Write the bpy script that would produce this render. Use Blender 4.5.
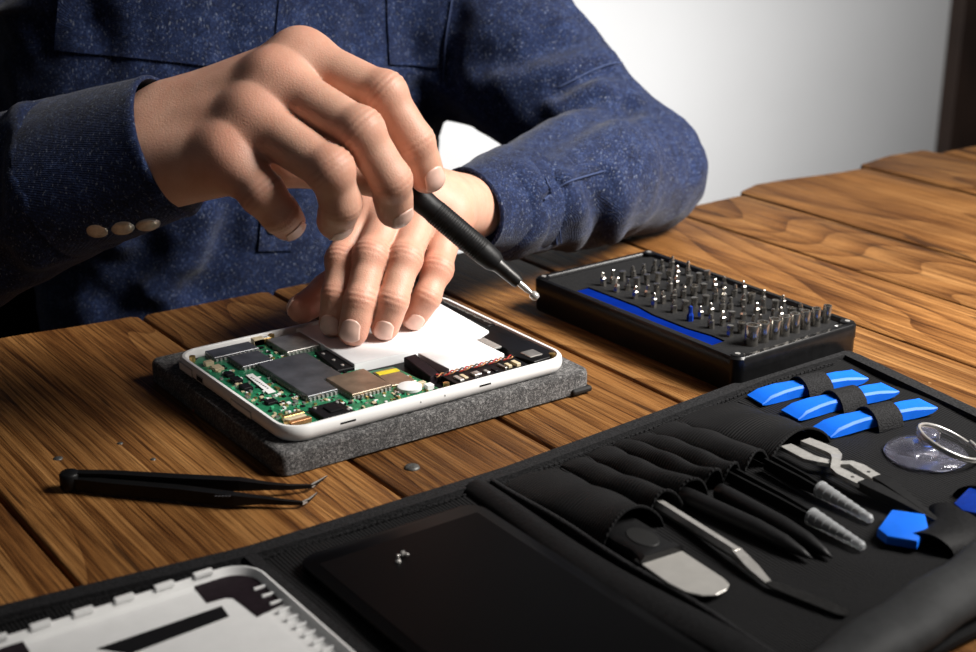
import bpy, bmesh, math, random, os
import numpy as np
from mathutils import Vector, Matrix

random.seed(4)
for o in list(bpy.data.objects):
    bpy.data.objects.remove(o, do_unlink=True)
scene = bpy.context.scene
C = scene.collection

# ------------------------------------------------------------------ camera
FPX, HCAM = 1450.0, 0.32
PITCH = math.atan2(524.0, FPX)
YAW = math.radians(-35.5)
cam_d = bpy.data.cameras.new('camera')
cam = bpy.data.objects.new('camera', cam_d)
C.objects.link(cam)
cam.location = (0, 0, HCAM)
cam.rotation_euler = (math.pi / 2 - PITCH, 0, YAW)
cam_d.sensor_width = 36.0
cam_d.lens = 36.0 * FPX / 976.0
cam_d.clip_start = 0.01
cam_d.dof.use_dof = True
cam_d.dof.focus_distance = 0.82
cam_d.dof.aperture_fstop = 10.0
scene.camera = cam

# ------------------------------------------------------------------ world and lights
world = bpy.data.worlds.new('world')
scene.world = world
world.use_nodes = True
world.node_tree.nodes['Background'].inputs[0].default_value = (0.9, 0.93, 1.0, 1)
world.node_tree.nodes['Background'].inputs[1].default_value = 0.04


def area(name, loc, target, size, power, color=(1, 1, 1), sy=None):
    d = bpy.data.lights.new(name, 'AREA')
    d.energy = power
    d.color = color
    d.size = size
    if sy:
        d.shape = 'RECTANGLE'
        d.size_y = sy
    o = bpy.data.objects.new(name, d)
    C.objects.link(o)
    o.location = loc
    o.rotation_euler = (Vector(target) - Vector(loc)).to_track_quat('-Z', 'Y').to_euler()
    return o


key = area('softbox_key', (1.14, 0.07, 0.82), (0.80, 0.63, 0.04), 0.54, 9.3, (1.0, 0.96, 0.91))
key.data.spread = math.radians(70)
area('added_wall_light', (2.02, 1.55, -0.50), (2.05, 2.7, 0.25), 0.9, 25.5, (1.0, 0.99, 0.98))  # unseen area light, added low behind the table to brighten the back wall

vs = scene.view_settings
vs.view_transform = 'Standard'
vs.look = 'None'
vs.gamma = 1.0
vs.use_curve_mapping = False
vs.exposure = 0.0

# ------------------------------------------------------------------ photo pixel -> place
_c, _s = math.cos(PITCH), math.sin(PITCH)
_R = np.array([[math.cos(YAW), -math.sin(YAW), 0], [math.sin(YAW), math.cos(YAW), 0], [0, 0, 1]])
CAM0 = np.array([0, 0, HCAM])


def ray(x, y):
    a, b = (x - 488) / FPX, -(y - 326) / FPX
    return _R @ np.array([a, _c + b * _s, b * _c - _s])


def PD(x, y, d):
    return CAM0 + ray(x, y) * d


def PZ(x, y, z):
    w = ray(x, y)
    return CAM0 + w * ((z - HCAM) / w[2])


def PY(x, y, Y):
    w = ray(x, y)
    return CAM0 + w * (Y / w[1])


# ------------------------------------------------------------------ materials
M = {}


class NT:
    def __init__(self, name):
        m = bpy.data.materials.new(name)
        m.use_nodes = True
        self.m = m
        self.t = m.node_tree
        self.b = self.t.nodes['Principled BSDF']
        M[name] = m

    def n(self, kind, **kw):
        nd = self.t.nodes.new(kind)
        for k, v in kw.items():
            if k.startswith('i_'):
                nd.inputs[k[2:].replace('_', ' ')].default_value = v
            else:
                setattr(nd, k, v)
        return nd

    def l(self, a, b):
        self.t.links.new(a, b)

    def coords(self, scale=(1, 1, 1), rnd=False, kind='Object'):
        tc = self.n('ShaderNodeTexCoord')
        mp = self.n('ShaderNodeMapping')
        mp.inputs['Scale'].default_value = scale
        self.l(tc.outputs[kind], mp.inputs['Vector'])
        if rnd:
            oi = self.n('ShaderNodeObjectInfo')
            mu = self.n('ShaderNodeMath', operation='MULTIPLY')
            mu.inputs[1].default_value = 37.0
            self.l(oi.outputs['Random'], mu.inputs[0])
            self.l(mu.outputs[0], mp.inputs['Location'])
        return mp.outputs[0]

    def noise(self, vec, scale, detail=4, rough=0.55, dist=0.0):
        nd = self.n('ShaderNodeTexNoise')
        nd.inputs['Scale'].default_value = scale
        nd.inputs['Detail'].default_value = detail
        nd.inputs['Roughness'].default_value = rough
        nd.inputs['Distortion'].default_value = dist
        self.l(vec, nd.inputs['Vector'])
        return nd.outputs['Fac']

    def ramp(self, fac, stops):
        r = self.n('ShaderNodeValToRGB')
        e = r.color_ramp.elements
        while len(e) < len(stops):
            e.new(0.5)
        for i, (p, c) in enumerate(stops):
            e[i].position = p
            e[i].color = (*c, 1) if len(c) == 3 else c
        self.l(fac, r.inputs[0])
        return r.outputs[0]

    def math(self, op, a, b=None):
        nd = self.n('ShaderNodeMath', operation=op)
        for i, v in enumerate((a, b)):
            if v is None:
                continue
            if isinstance(v, (int, float)):
                nd.inputs[i].default_value = v
            else:
                self.l(v, nd.inputs[i])
        return nd.outputs[0]

    def mix(self, fac, a, b, mode='MIX'):
        nd = self.n('ShaderNodeMix', data_type='RGBA', blend_type=mode)
        for sock, v in ((nd.inputs[0], fac), (nd.inputs[6], a), (nd.inputs[7], b)):
            if isinstance(v, (int, float)):
                sock.default_value = v
            elif isinstance(v, tuple):
                sock.default_value = (*v, 1)
            else:
                self.l(v, sock)
        return nd.outputs[2]

    def bump(self, h, strength, dist):
        nd = self.n('ShaderNodeBump')
        nd.inputs['Strength'].default_value = strength
        nd.inputs['Distance'].default_value = dist
        self.l(h, nd.inputs['Height'])
        prev = self.b.inputs['Normal'].links
        if prev:
            self.l(prev[0].from_socket, nd.inputs['Normal'])
        self.l(nd.outputs[0], self.b.inputs['Normal'])

    def set(self, **kw):
        for k, v in kw.items():
            s = self.b.inputs[k.replace('_', ' ')]
            if isinstance(v, (int, float)):
                s.default_value = v
            elif isinstance(v, tuple):
                s.default_value = (*v, 1) if len(v) == 3 and s.type == 'RGBA' else v
            else:
                self.l(v, s)
        return self


def plain(name, col, rough=0.5, metal=0.0, var=0.12, scale=300, bump=0.0, spec=0.5, **kw):
    n = NT(name)
    v = n.coords()
    f = n.noise(v, scale, 3)
    lo = tuple(c * (1 - var) for c in col)
    hi = tuple(min(1, c * (1 + var)) for c in col)
    n.set(Base_Color=n.ramp(f, [(0.3, lo), (0.7, hi)]), Roughness=rough, Metallic=metal, Specular_IOR_Level=spec)
    if bump:
        n.bump(f, 0.6, bump)
    n.set(**kw)
    return n.m


def make_materials():
    # wood: long grain with drifting contour rings, fibres, stains
    n = NT('wood')
    v = n.coords((1, 1, 1), rnd=True)
    st = n.n('ShaderNodeVectorMath', operation='MULTIPLY')
    st.inputs[1].default_value = (1.0, 0.16, 1.0)
    n.l(v, st.inputs[0])
    big = n.noise(st.outputs[0], 6.0, 2, 0.45, 0.25)
    rings = n.math('FRACT', n.math('MULTIPLY', big, 22.0))
    rings = n.math('SUBTRACT', 1.0, n.math('POWER', rings, 2.5))
    fs = n.n('ShaderNodeVectorMath', operation='MULTIPLY')
    fs.inputs[1].default_value = (1.0, 0.022, 1.0)
    n.l(v, fs.inputs[0])
    fib = n.noise(fs.outputs[0], 260.0, 6, 0.7, 0.3)
    fs2 = n.n('ShaderNodeVectorMath', operation='MULTIPLY')
    fs2.inputs[1].default_value = (1.0, 0.012, 1.0)
    n.l(v, fs2.inputs[0])
    line = n.noise(fs2.outputs[0], 850.0, 4, 0.75, 0.15)
    broad = n.noise(st.outputs[0], 30.0, 4, 0.6, 0.6)
    stain = n.noise(v, 7.0, 3, 0.6)
    g = n.math('ADD', n.math('MULTIPLY', rings, 0.12), n.math('ADD', n.math('ADD', n.math('MULTIPLY', fib, 0.34), n.math('MULTIPLY', line, 0.34)), n.math('MULTIPLY', broad, 0.26)))
    col = n.ramp(g, [(0.37, (0.030, 0.011, 0.004)), (0.47, (0.135, 0.056, 0.016)), (0.58, (0.275, 0.132, 0.042)),
                     (0.72, (0.44, 0.245, 0.092))])
    col = n.mix(1.0, col, n.ramp(line, [(0.36, (0.42, 0.38, 0.36)), (0.50, (1.0, 1.0, 1.0)), (0.66, (1.22, 1.2, 1.16))]), 'MULTIPLY')
    oi = n.n('ShaderNodeObjectInfo')
    tone = n.ramp(oi.outputs['Random'], [(0.0, (0.66, 0.62, 0.60)), (1.0, (0.97, 0.92, 0.87))])
    col = n.mix(1.0, col, tone, 'MULTIPLY')
    col = n.mix(1.0, col, n.ramp(stain, [(0.3, (0.62, 0.58, 0.56)), (0.62, (1.05, 1.03, 1.0))]), 'MULTIPLY')
    # dark pores and cracks
    ps = n.n('ShaderNodeVectorMath', operation='MULTIPLY')
    ps.inputs[1].default_value = (1.0, 0.09, 1.0)
    n.l(v, ps.inputs[0])
    cr = n.ramp(n.noise(ps.outputs[0], 60.0, 2, 0.5, 1.2), [(0.30, (0, 0, 0)), (0.345, (1, 1, 1))])
    col = n.mix(n.math('MULTIPLY', n.math('SUBTRACT', 1.0, cr), 0.75), col, (0.022, 0.009, 0.004))
    rg = n.math('ADD', n.math('MULTIPLY', fib, 0.30), 0.34)
    n.set(Base_Color=col, Roughness=rg, Specular_IOR_Level=0.16)
    n.bump(n.math('ADD', n.math('ADD', fib, line), n.math('MULTIPLY', rings, 0.5)), 0.6, 0.0007)

    n = NT('knot_wood')
    v = n.coords((1, 1, 1))
    ln = n.n('ShaderNodeVectorMath', operation='LENGTH')
    n.l(v, ln.inputs[0])
    rr = n.math('ADD', n.math('MULTIPLY', ln.outputs['Value'], 420.0), n.math('MULTIPLY', n.noise(v, 120, 3), 3.0))
    w = n.math('PINGPONG', rr, 1.0)
    n.set(Base_Color=n.ramp(w, [(0.0, (0.25, 0.125, 0.043)), (1.0, (0.36, 0.20, 0.075))]), Roughness=0.5)

    # denim
    n = NT('denim')
    v = n.coords()
    f1 = n.noise(v, 110, 5, 0.65)
    tw = n.n('ShaderNodeTexWave', wave_type='BANDS', bands_direction='DIAGONAL')
    tw.inputs['Scale'].default_value = 420
    tw.inputs['Distortion'].default_value = 1.5
    tw.inputs['Detail'].default_value = 2
    n.l(v, tw.inputs['Vector'])
    grain = n.noise(v, 620, 5, 0.8)
    base = n.ramp(n.math('ADD', n.math('MULTIPLY', f1, 0.28), n.math('MULTIPLY', grain, 0.72)),
                  [(0.40, (0.0016, 0.0038, 0.016)), (0.53, (0.0075, 0.0165, 0.060)), (0.66, (0.046, 0.076, 0.175))])
    sl = n.n('ShaderNodeVectorMath', operation='MULTIPLY')
    sl.inputs[1].default_value = (1.0, 1.0, 0.45)
    n.l(v, sl.inputs[0])
    fl = n.ramp(n.noise(sl.outputs[0], 980, 2, 0.5), [(0.625, (0, 0, 0)), (0.70, (1, 1, 1))])
    base = n.mix(n.math('MULTIPLY', fl, 0.42), base, (0.34, 0.38, 0.46))
    n.set(Base_Color=base, Roughness=0.85, Specular_IOR_Level=0.15, Sheen_Weight=0.12)
    n.bump(n.math('ADD', n.math('MULTIPLY', tw.outputs['Fac'], 0.5), grain), 0.55, 0.0008)

    # skin
    n = NT('skin')
    v = n.coords()
    at = n.n('ShaderNodeAttribute', attribute_name='blush')
    f = n.noise(v, 70, 4, 0.6)
    base = n.ramp(f, [(0.3, (0.57, 0.315, 0.22)), (0.7, (0.665, 0.39, 0.285))])
    base = n.mix(n.ramp(n.noise(v, 28, 3, 0.6), [(0.42, (0, 0, 0)), (0.75, (0.45, 0.45, 0.45))]), base, (0.58, 0.25, 0.17))
    base = n.mix(at.outputs['Fac'], base, (0.60, 0.225, 0.15))
    cr = n.n('ShaderNodeAttribute', attribute_name='crease')
    base = n.mix(n.math('MULTIPLY', cr.outputs['Fac'], 0.30), base, (0.36, 0.125, 0.075))
    fine = n.noise(v, 900, 3, 0.6)
    vo = n.n('ShaderNodeTexVoronoi', feature='DISTANCE_TO_EDGE')
    vo.inputs['Scale'].default_value = 620
    n.l(v, vo.inputs['Vector'])
    n.set(Base_Color=base, Roughness=0.5, Specular_IOR_Level=0.38, Subsurface_Weight=0.2, Subsurface_Scale=0.006,
          Subsurface_Radius=(1.0, 0.35, 0.2))
    n.bump(n.math('ADD', n.math('MULTIPLY', vo.outputs['Distance'], 0.7), fine), 0.28, 0.0006)
    plain('nail', (0.76, 0.50, 0.41), 0.36, var=0.05, spec=0.5)
    plain('hair', (0.03, 0.018, 0.01), 0.5, var=0.4, scale=600, bump=0.002)
    plain('eye', (0.75, 0.73, 0.70), 0.2)
    plain('trousers', (0.02, 0.022, 0.03), 0.85, scale=800, bump=0.0004)

    # felt
    n = NT('felt')
    v = n.coords()
    a = n.noise(v, 640, 5, 0.85)
    b = n.noise(v, 130, 4, 0.6, 0.8)
    n.set(Base_Color=n.ramp(n.math('ADD', n.math('MULTIPLY', a, 0.8), n.math('MULTIPLY', b, 0.2)),
                            [(0.36, (0.016, 0.016, 0.017)), (0.50, (0.085, 0.082, 0.082)), (0.64, (0.36, 0.35, 0.34))]),
          Roughness=0.95, Specular_IOR_Level=0.1, Sheen_Weight=0.1)
    n.bump(a, 1.0, 0.0016)

    # black nylon with fine ribs
    for nm, rot in (('nylon', 0.0), ('nylon_cross', 1.5708)):
        n = NT(nm)
        tc = n.n('ShaderNodeTexCoord')
        mp = n.n('ShaderNodeMapping')
        mp.inputs['Rotation'].default_value = (0, 0, rot)
        n.l(tc.outputs['Object'], mp.inputs['Vector'])
        w = n.n('ShaderNodeTexWave', wave_type='BANDS', bands_direction='X')
        w.inputs['Scale'].default_value = 175
        w.inputs['Distortion'].default_value = 0.35
        w.inputs['Detail'].default_value = 1
        n.l(mp.outputs[0], w.inputs['Vector'])
        gr = n.noise(mp.outputs[0], 700, 3)
        n.set(Base_Color=n.ramp(n.math('ADD', n.math('MULTIPLY', w.outputs['Fac'], 0.6), n.math('MULTIPLY', gr, 0.5)),
                                [(0.15, (0.0045, 0.0045, 0.005)), (0.95, (0.0125, 0.0125, 0.013))]),
              Roughness=0.7, Specular_IOR_Level=0.12)
        n.bump(n.math('ADD', w.outputs['Fac'], n.math('MULTIPLY', gr, 0.5)), 0.5, 0.0009)
    plain('binding', (0.014, 0.014, 0.015), 0.75, scale=900, var=0.6, bump=0.0012, spec=0.15)
    plain('webbing', (0.013, 0.013, 0.014), 0.75, scale=1100, var=0.7, bump=0.0016, spec=0.15)
    plain('flap_cloth', (0.024, 0.025, 0.026), 0.65, scale=60, var=0.25, bump=0.001, spec=0.2)
    plain('leatherette', (0.0065, 0.0065, 0.007), 0.6, scale=500, var=0.3, bump=0.0004, spec=0.12)

    # plastics, metals
    plain('black_plastic', (0.005, 0.005, 0.0055), 0.34, var=0.2, scale=80, spec=0.15)
    plain('case_plastic', (0.006, 0.006, 0.0065), 0.3, var=0.25, scale=240, bump=0.00015, spec=0.25)
    plain('foam', (0.010, 0.010, 0.0105), 0.8, var=0.3, scale=600, bump=0.0004, spec=0.15)
    plain('matte_black', (0.0065, 0.0065, 0.007), 0.5, var=0.2, scale=500, bump=0.0002, spec=0.25)
    plain('tweezer_black', (0.004, 0.004, 0.0042), 0.45, var=0.2, scale=300, spec=0.2)
    plain('blue_tray', (0.0015, 0.013, 0.145), 0.7, var=0.15, scale=60, spec=0.0)
    plain('blue_plastic', (0.005, 0.125, 0.68), 0.48, var=0.1, scale=90, spec=0.25, Subsurface_Weight=0.05, Subsurface_Scale=0.003)
    plain('dark_blue', (0.003, 0.025, 0.22), 0.45, spec=0.15)
    plain('white_plastic', (0.80, 0.80, 0.79), 0.33, var=0.02, scale=60)
    plain('white_dull', (0.78, 0.78, 0.775), 0.55, var=0.03, scale=120)
    plain('battery_white', (0.84, 0.84, 0.85), 0.45, var=0.015, scale=40)
    plain('pcb_green', (0.014, 0.155, 0.07), 0.38, var=0.45, scale=500)
    plain('pcb_light', (0.06, 0.40, 0.20), 0.4, var=0.3, scale=900)
    plain('shield_dark', (0.22, 0.225, 0.235), 0.36, 0.8, var=0.25, scale=90)
    plain('shield_grey', (0.42, 0.405, 0.38), 0.40, 0.8, var=0.25, scale=120)
    plain('shield_bronze', (0.34, 0.27, 0.20), 0.42, 0.8, var=0.25, scale=100)
    plain('steel', (0.60, 0.58, 0.55), 0.24, 0.6, var=0.12, scale=200)
    plain('bit_steel', (0.44, 0.415, 0.38), 0.2, 0.95, var=0.25, scale=300)
    plain('dull_steel', (0.46, 0.45, 0.43), 0.38, 0.5, var=0.12, scale=400, bump=0.0001)
    plain('dark_steel', (0.045, 0.044, 0.043), 0.35, 0.8, var=0.3, scale=500)
    plain('blade_steel', (0.50, 0.485, 0.455), 0.38, 0.45, var=0.06, scale=120)
    plain('gold', (0.62, 0.42, 0.16), 0.35, 0.9, var=0.2)
    plain('copper', (0.45, 0.22, 0.10), 0.45, 0.6, var=0.3)
    plain('tan', (0.55, 0.46, 0.30), 0.5)
    plain('red_wire', (0.35, 0.02, 0.015), 0.5)
    plain('black_wire', (0.008, 0.008, 0.008), 0.5)
    plain('yellow_tape', (0.75, 0.62, 0.03), 0.5)
    plain('chip_black', (0.008, 0.008, 0.009), 0.45, spec=0.12)
    plain('print_grey', (0.05, 0.05, 0.055), 0.5)
    plain('patch_dark', (0.016, 0.011, 0.014), 0.6, var=0.2, spec=0.06)
    plain('screen_black', (0.0030, 0.0030, 0.0033), 0.35, var=0.1, scale=10, spec=0.04)
    plain('pearl', (0.62, 0.55, 0.46), 0.22, 0.25, var=0.2, scale=300)
    plain('thread', (0.045, 0.062, 0.13), 0.85, spec=0.1)
    plain('wall_paint', (0.83, 0.83, 0.83), 0.9, var=0.02, scale=3)
    plain('door_brown', (0.040, 0.022, 0.015), 0.6, var=0.3, scale=6)
    plain('floor_grey', (0.12, 0.11, 0.10), 0.6, var=0.2, scale=4)
    plain('chair_cloth', (0.006, 0.006, 0.007), 0.9, scale=500, bump=0.0004, spec=0.1)
    plain('shade_rim_grey', (0.42, 0.42, 0.41), 0.6)  # painted shade for the outlines of the tablet's side buttons
    plain('rubber', (0.004, 0.004, 0.004), 0.6)
    plain('nail_head', (0.10, 0.10, 0.095), 0.5, 0.6, var=0.4, scale=800)
    plain('red_bit', (0.30, 0.06, 0.05), 0.6)

    n = NT('clear_plastic')
    v = n.coords()
    n.set(Base_Color=(0.78, 0.80, 0.82), Roughness=n.math('ADD', n.math('MULTIPLY', n.noise(v, 200), 0.2), 0.25),
          Transmission_Weight=0.72, IOR=1.35)
    n = NT('clear_vinyl')
    v = n.coords()
    n.set(Base_Color=(0.80, 0.80, 0.95), Roughness=n.math('ADD', n.math('MULTIPLY', n.noise(v, 100), 0.06), 0.03),
          Transmission_Weight=0.96, IOR=1.3)


make_materials()


# ------------------------------------------------------------------ mesh helpers
def obj(name, me, m=None, parent=None, smooth=False):
    if isinstance(me, bmesh.types.BMesh):
        bm = me
        me = bpy.data.meshes.new(name)
        bmesh.ops.recalc_face_normals(bm, faces=bm.faces)
        bm.to_mesh(me)
        bm.free()
    if m and not me.materials:
        me.materials.append(M[m])
    if smooth:
        me.polygons.foreach_set('use_smooth', [True] * len(me.polygons))
    o = bpy.data.objects.new(name, me)
    C.objects.link(o)
    if parent:
        o.parent = parent
    return o


def autosmooth(o, deg=35):
    me = o.data
    me.polygons.foreach_set('use_smooth', [True] * len(me.polygons))
    me.set_sharp_from_angle(angle=math.radians(deg))
    return o


def tag(o, label, cat, group=None):
    o['label'] = label
    o['category'] = cat
    if group:
        o['group'] = group
    return o


def thing(name, label, cat, loc=(0, 0, 0), rz=0.0, group=None):
    o = bpy.data.objects.new(name, None)
    o.empty_display_size = 0.01
    C.objects.link(o)
    o.location = loc
    o.rotation_euler = (0, 0, rz)
    return tag(o, label, cat, group)


def struct(o):
    o['kind'] = 'structure'
    return o


def NB():
    return bmesh.new()


def box(bm, x0, x1, y0, y1, z0, z1, bev=0.0, seg=2, mat4=None):
    r = bmesh.ops.create_cube(bm, size=1.0)
    vsx = r['verts']
    for v in vsx:
        v.co = Vector(((x0 + x1) / 2 + v.co.x * (x1 - x0), (y0 + y1) / 2 + v.co.y * (y1 - y0), (z0 + z1) / 2 + v.co.z * (z1 - z0)))
    if bev:
        es = list({e for v in vsx for e in v.link_edges})
        r2 = bmesh.ops.bevel(bm, geom=es, offset=bev, segments=seg, affect='EDGES', profile=0.5)
        vsx = list({v for f in r2['faces'] for v in f.verts} | {v for v in vsx if v.is_valid})
    if mat4 is not None:
        bmesh.ops.transform(bm, matrix=mat4, verts=[v for v in vsx if v.is_valid])
    return bm


def prism(bm, pts, z0, z1, bev=0.0, seg=2, taper=0.0):
    """outline (x, y) extruded from z0 to z1"""
    a = sum(pts[i][0] * pts[(i + 1) % len(pts)][1] - pts[(i + 1) % len(pts)][0] * pts[i][1] for i in range(len(pts)))
    if a < 0:
        pts = pts[::-1]
    lo = [bm.verts.new((p[0], p[1], z0)) for p in pts]
    cx = sum(p[0] for p in pts) / len(pts)
    cy = sum(p[1] for p in pts) / len(pts)
    hi = [bm.verts.new((p[0] + (cx - p[0]) * taper, p[1] + (cy - p[1]) * taper, z1)) for p in pts]
    n = len(pts)
    bm.faces.new(lo[::-1])
    top = bm.faces.new(hi)
    for i in range(n):
        bm.faces.new((lo[i], lo[(i + 1) % n], hi[(i + 1) % n], hi[i]))
    if bev:
        bmesh.ops.bevel(bm, geom=list(top.edges), offset=bev, segments=seg, affect='EDGES', profile=0.5)
    return bm


def rrect(x0, x1, y0, y1, r, n=6):
    out = []
    for cx, cy, a0 in ((x1 - r, y1 - r, 0), (x0 + r, y1 - r, 90), (x0 + r, y0 + r, 180), (x1 - r, y0 + r, 270)):
        for i in range(n + 1):
            a = math.radians(a0 + 90 * i / n)
            out.append((cx + r * math.cos(a), cy + r * math.sin(a)))
    return out


def frame_of(d, up=(0, 0, 1)):
    d = Vector(d).normalized()
    u = Vector(up)
    if abs(d.dot(u)) > 0.95:
        u = Vector((1, 0, 0))
    s = d.cross(u).normalized()
    return s, s.cross(d).normalized(), d


def loft(bm, rings, cap=True, closed=True):
    R = [[bm.verts.new(p) for p in r] for r in rings]
    n = len(R[0])
    for a, b in zip(R[:-1], R[1:]):
        for i in range(n if closed else n - 1):
            j = (i + 1) % n
            bm.faces.new((a[i], a[j], b[j], b[i]))
    if cap and closed:
        bm.faces.new(R[0][::-1])
        bm.faces.new(R[-1])
    return bm


def tube(bm, pts, rad, n=8, flat=1.0, up=(0, 0, 1), cap=True):
    """round (or flattened) tube along a polyline; rad may be a list"""
    pts = [Vector(p) for p in pts]
    rings = []
    for i, p in enumerate(pts):
        d = (pts[min(i + 1, len(pts) - 1)] - pts[max(i - 1, 0)])
        s, u, d = frame_of(d, up)
        r = rad[i] if isinstance(rad, (list, tuple)) else rad
        rings.append([p + s * (r * math.cos(2 * math.pi * k / n)) + u * (r * flat * math.sin(2 * math.pi * k / n)) for k in range(n)])
    return loft(bm, rings, cap)


def ribbon(bm, pts, wid, thk, up=(0, 0, 1)):
    """rectangular bar along a polyline; wid (sideways) and thk (upwards) may be lists"""
    pts = [Vector(p) for p in pts]
    rings = []
    for i, p in enumerate(pts):
        d = (pts[min(i + 1, len(pts) - 1)] - pts[max(i - 1, 0)])
        s, u, d = frame_of(d, up)
        w = wid[i] if isinstance(wid, (list, tuple)) else wid
        t = thk[i] if isinstance(thk, (list, tuple)) else thk
        rings.append([p + s * w / 2 - u * t / 2, p + s * w / 2 + u * t / 2, p - s * w / 2 + u * t / 2, p - s * w / 2 - u * t / 2])
    return loft(bm, rings)


def lathe(bm, prof, n=16, mat4=None):
    """profile [(r, z)] turned about z, capped"""
    rings = [[Vector((r * math.cos(2 * math.pi * k / n), r * math.sin(2 * math.pi * k / n), z)) for k in range(n)] for r, z in prof]
    if mat4 is not None:
        rings = [[mat4 @ p for p in r] for r in rings]
    return loft(bm, rings)


def axis_mat(a, b, up=(0, 0, 1)):
    """matrix whose z axis runs from a to b"""
    s, u, d = frame_of(Vector(b) - Vector(a), up)
    m = Matrix((s, u, d)).transposed().to_4x4()
    m.translation = Vector(a)
    return m


def catmull(pts, k=6):
    P = [Vector(p) for p in pts]
    out = []
    for i in range(len(P) - 1):
        a, b, c, d = P[max(i - 1, 0)], P[i], P[i + 1], P[min(i + 2, len(P) - 1)]
        for j in range(k):
            t = j / k
            out.append(0.5 * ((2 * b) + (c - a) * t + (2 * a - 5 * b + 4 * c - d) * t * t + (3 * b - a - 3 * c + d) * t ** 3))
    out.append(P[-1])
    return out


# ================================================================== the room
def build_room():
    FZ = -0.74
    bm = NB(); box(bm, -2.2, 4.6, -1.6, 2.75, FZ - 0.1, FZ)
    struct(obj('floor', bm, 'floor_grey'))
    bm = NB(); box(bm, -2.2, 4.6, 2.65, 2.75, FZ, 2.1)
    struct(obj('wall_back', bm, 'wall_paint'))
    # dark door at the right end of the back wall
    x0 = PY(961, 40, 2.6)[0]
    d = NB(); box(d, x0 + 0.06, x0 + 0.92, 2.61, 2.645, FZ, FZ + 2.05, 0.004)
    dr = struct(obj('door_1', d, 'door_brown'))
    f = NB()
    box(f, x0, x0 + 0.06, 2.60, 2.65, FZ, FZ + 2.11, 0.004)
    box(f, x0 + 0.92, x0 + 0.98, 2.60, 2.65, FZ, FZ + 2.11, 0.004)
    box(f, x0 + 0.06, x0 + 0.92, 2.60, 2.65, FZ + 2.05, FZ + 2.11, 0.004)
    obj('door_frame', f, 'door_brown', dr)
    h = NB(); tube(h, [(x0 + 0.13, 2.61, FZ + 1.0), (x0 + 0.13, 2.56, FZ + 1.0), (x0 + 0.24, 2.56, FZ + 1.0)], 0.009, 10)
    obj('door_handle', h, 'dull_steel', dr)


build_room()


# ================================================================== table
def build_table():
    t = thing('table', 'rustic brown wooden table of wide uneven planks', 'table', (0.6, 0.45, -0.74))
    off = Vector((-0.6, -0.45, 0.74))
    edges = [-0.115, -0.02, 0.08, 0.177, 0.3388, 0.434, 0.5315, 0.622, 0.713, 0.803, 0.892, 1.055, 1.16, 1.27, 1.375]
    ends = {0.177: [.884, .884, .882, .876, .875], 0.3388: [.875, .873], 0.434: [.872, .871], 0.5315: [.871, .868], 0.622: [.866, .866],
            0.713: [.866, .864], 0.803: [.866, .868], 0.892: [.878, .888, .886, .876, .873, .874], 1.055: [.884, .890, .889], 1.16: [.872, .87]}
    rnd = random.Random(2)
    wide = {0.892: .0026, 1.055: .0030, 0.713: .0018, 0.5315: .0018}
    for a, b in zip(edges[:-1], edges[1:]):
        e = ends.get(a, [.875, .878])
        g = 0.0013
        w = b - a
        top = -rnd.uniform(0.0002, 0.0012)
        gl = wide.get(a, g)
        pts = [(a + gl, 0.06), (b - g, 0.06)]
        k = len(e)
        back = [(a + gl + (w - gl - g) * i / (k - 1), e[i]) for i in range(k)]
        # slightly worn corners
        back = [(back[0][0], back[0][1] - 0.004), (back[0][0] + 0.004, back[0][1])] + back[1:-1] + [(back[-1][0] - 0.004, back[-1][1]), (back[-1][0], back[-1][1] - 0.004)]
        pts += back[::-1]
        bm = NB()
        prism(bm, pts, -0.034, top, 0.0022, 3)
        o = obj('plank', bm, 'wood', t)
        o.location = off
        autosmooth(o, 40)
    # knot in the plank at the right
    c = PZ(930, 382, 0)
    bm = NB(); lathe(bm, [(0.0001, -0.002), (0.0105, -0.002), (0.0105, -0.0002), (0.009, 0.0000), (0.0001, 0.0001)], 28)
    bmesh.ops.scale(bm, vec=(0.85, 1.35, 1), verts=bm.verts)
    o = obj('wood_knot', bm, 'knot_wood', t, True)
    o.location = off + Vector((c[0], c[1], -0.0006))
    for px, py, r in ((412, 466, .0042), (120, 443, .0018), (58, 458, .0028), (153, 459, .0016)):
        c = PZ(px, py, 0)
        bm = NB(); lathe(bm, [(r * .9, -0.003), (r, -0.0006), (r * .85, 0.0004), (r * .3, 0.0006)], 14)
        o = obj('nail_head', bm, 'nail_head', t, True)
        o.location = off + Vector((c[0], c[1], -0.0004))
    # under-frame
    for x0, x1, y0, y1 in ((-0.05, 1.32, 0.10, 0.122), (-0.05, 1.32, 0.80, 0.822), (-0.05, -0.028, 0.122, 0.80), (1.298, 1.32, 0.122, 0.80)):
        bm = NB(); box(bm, x0, x1, y0, y1, -0.115, -0.034, 0.002)
        obj('apron', bm, 'wood', t).location = off
    for x in (-0.05, 1.26):
        for y in (0.10, 0.762):
            bm = NB(); box(bm, x - .002, x + 0.062, y - .002, y + 0.062, -0.74, -0.034, 0.003)
            obj('leg', bm, 'wood', t).location = off


build_table()


# ================================================================== felt pad
def build_pad():
    t = thing('felt_pad', 'dark grey felt pad lying under the opened tablet', 'pad', (0.40, 0.685, 0))
    L = Vector((-0.40, -0.685, 0))
    bm = NB()
    prism(bm, rrect(0.2985, 0.4990, 0.597, 0.7615, 0.006, 4), 0.0005, 0.0135, 0.0028, 3)
    o = obj('felt_body', bm, 'felt', t); o.location = L; autosmooth(o, 50)
    bm = NB(); box(bm, 0.4845, 0.4985, 0.5950, 0.610, 0.0003, 0.0038, 0.0012)
    o = obj('rubber_foot', bm, 'rubber', t); o.location = L


build_pad()


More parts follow.
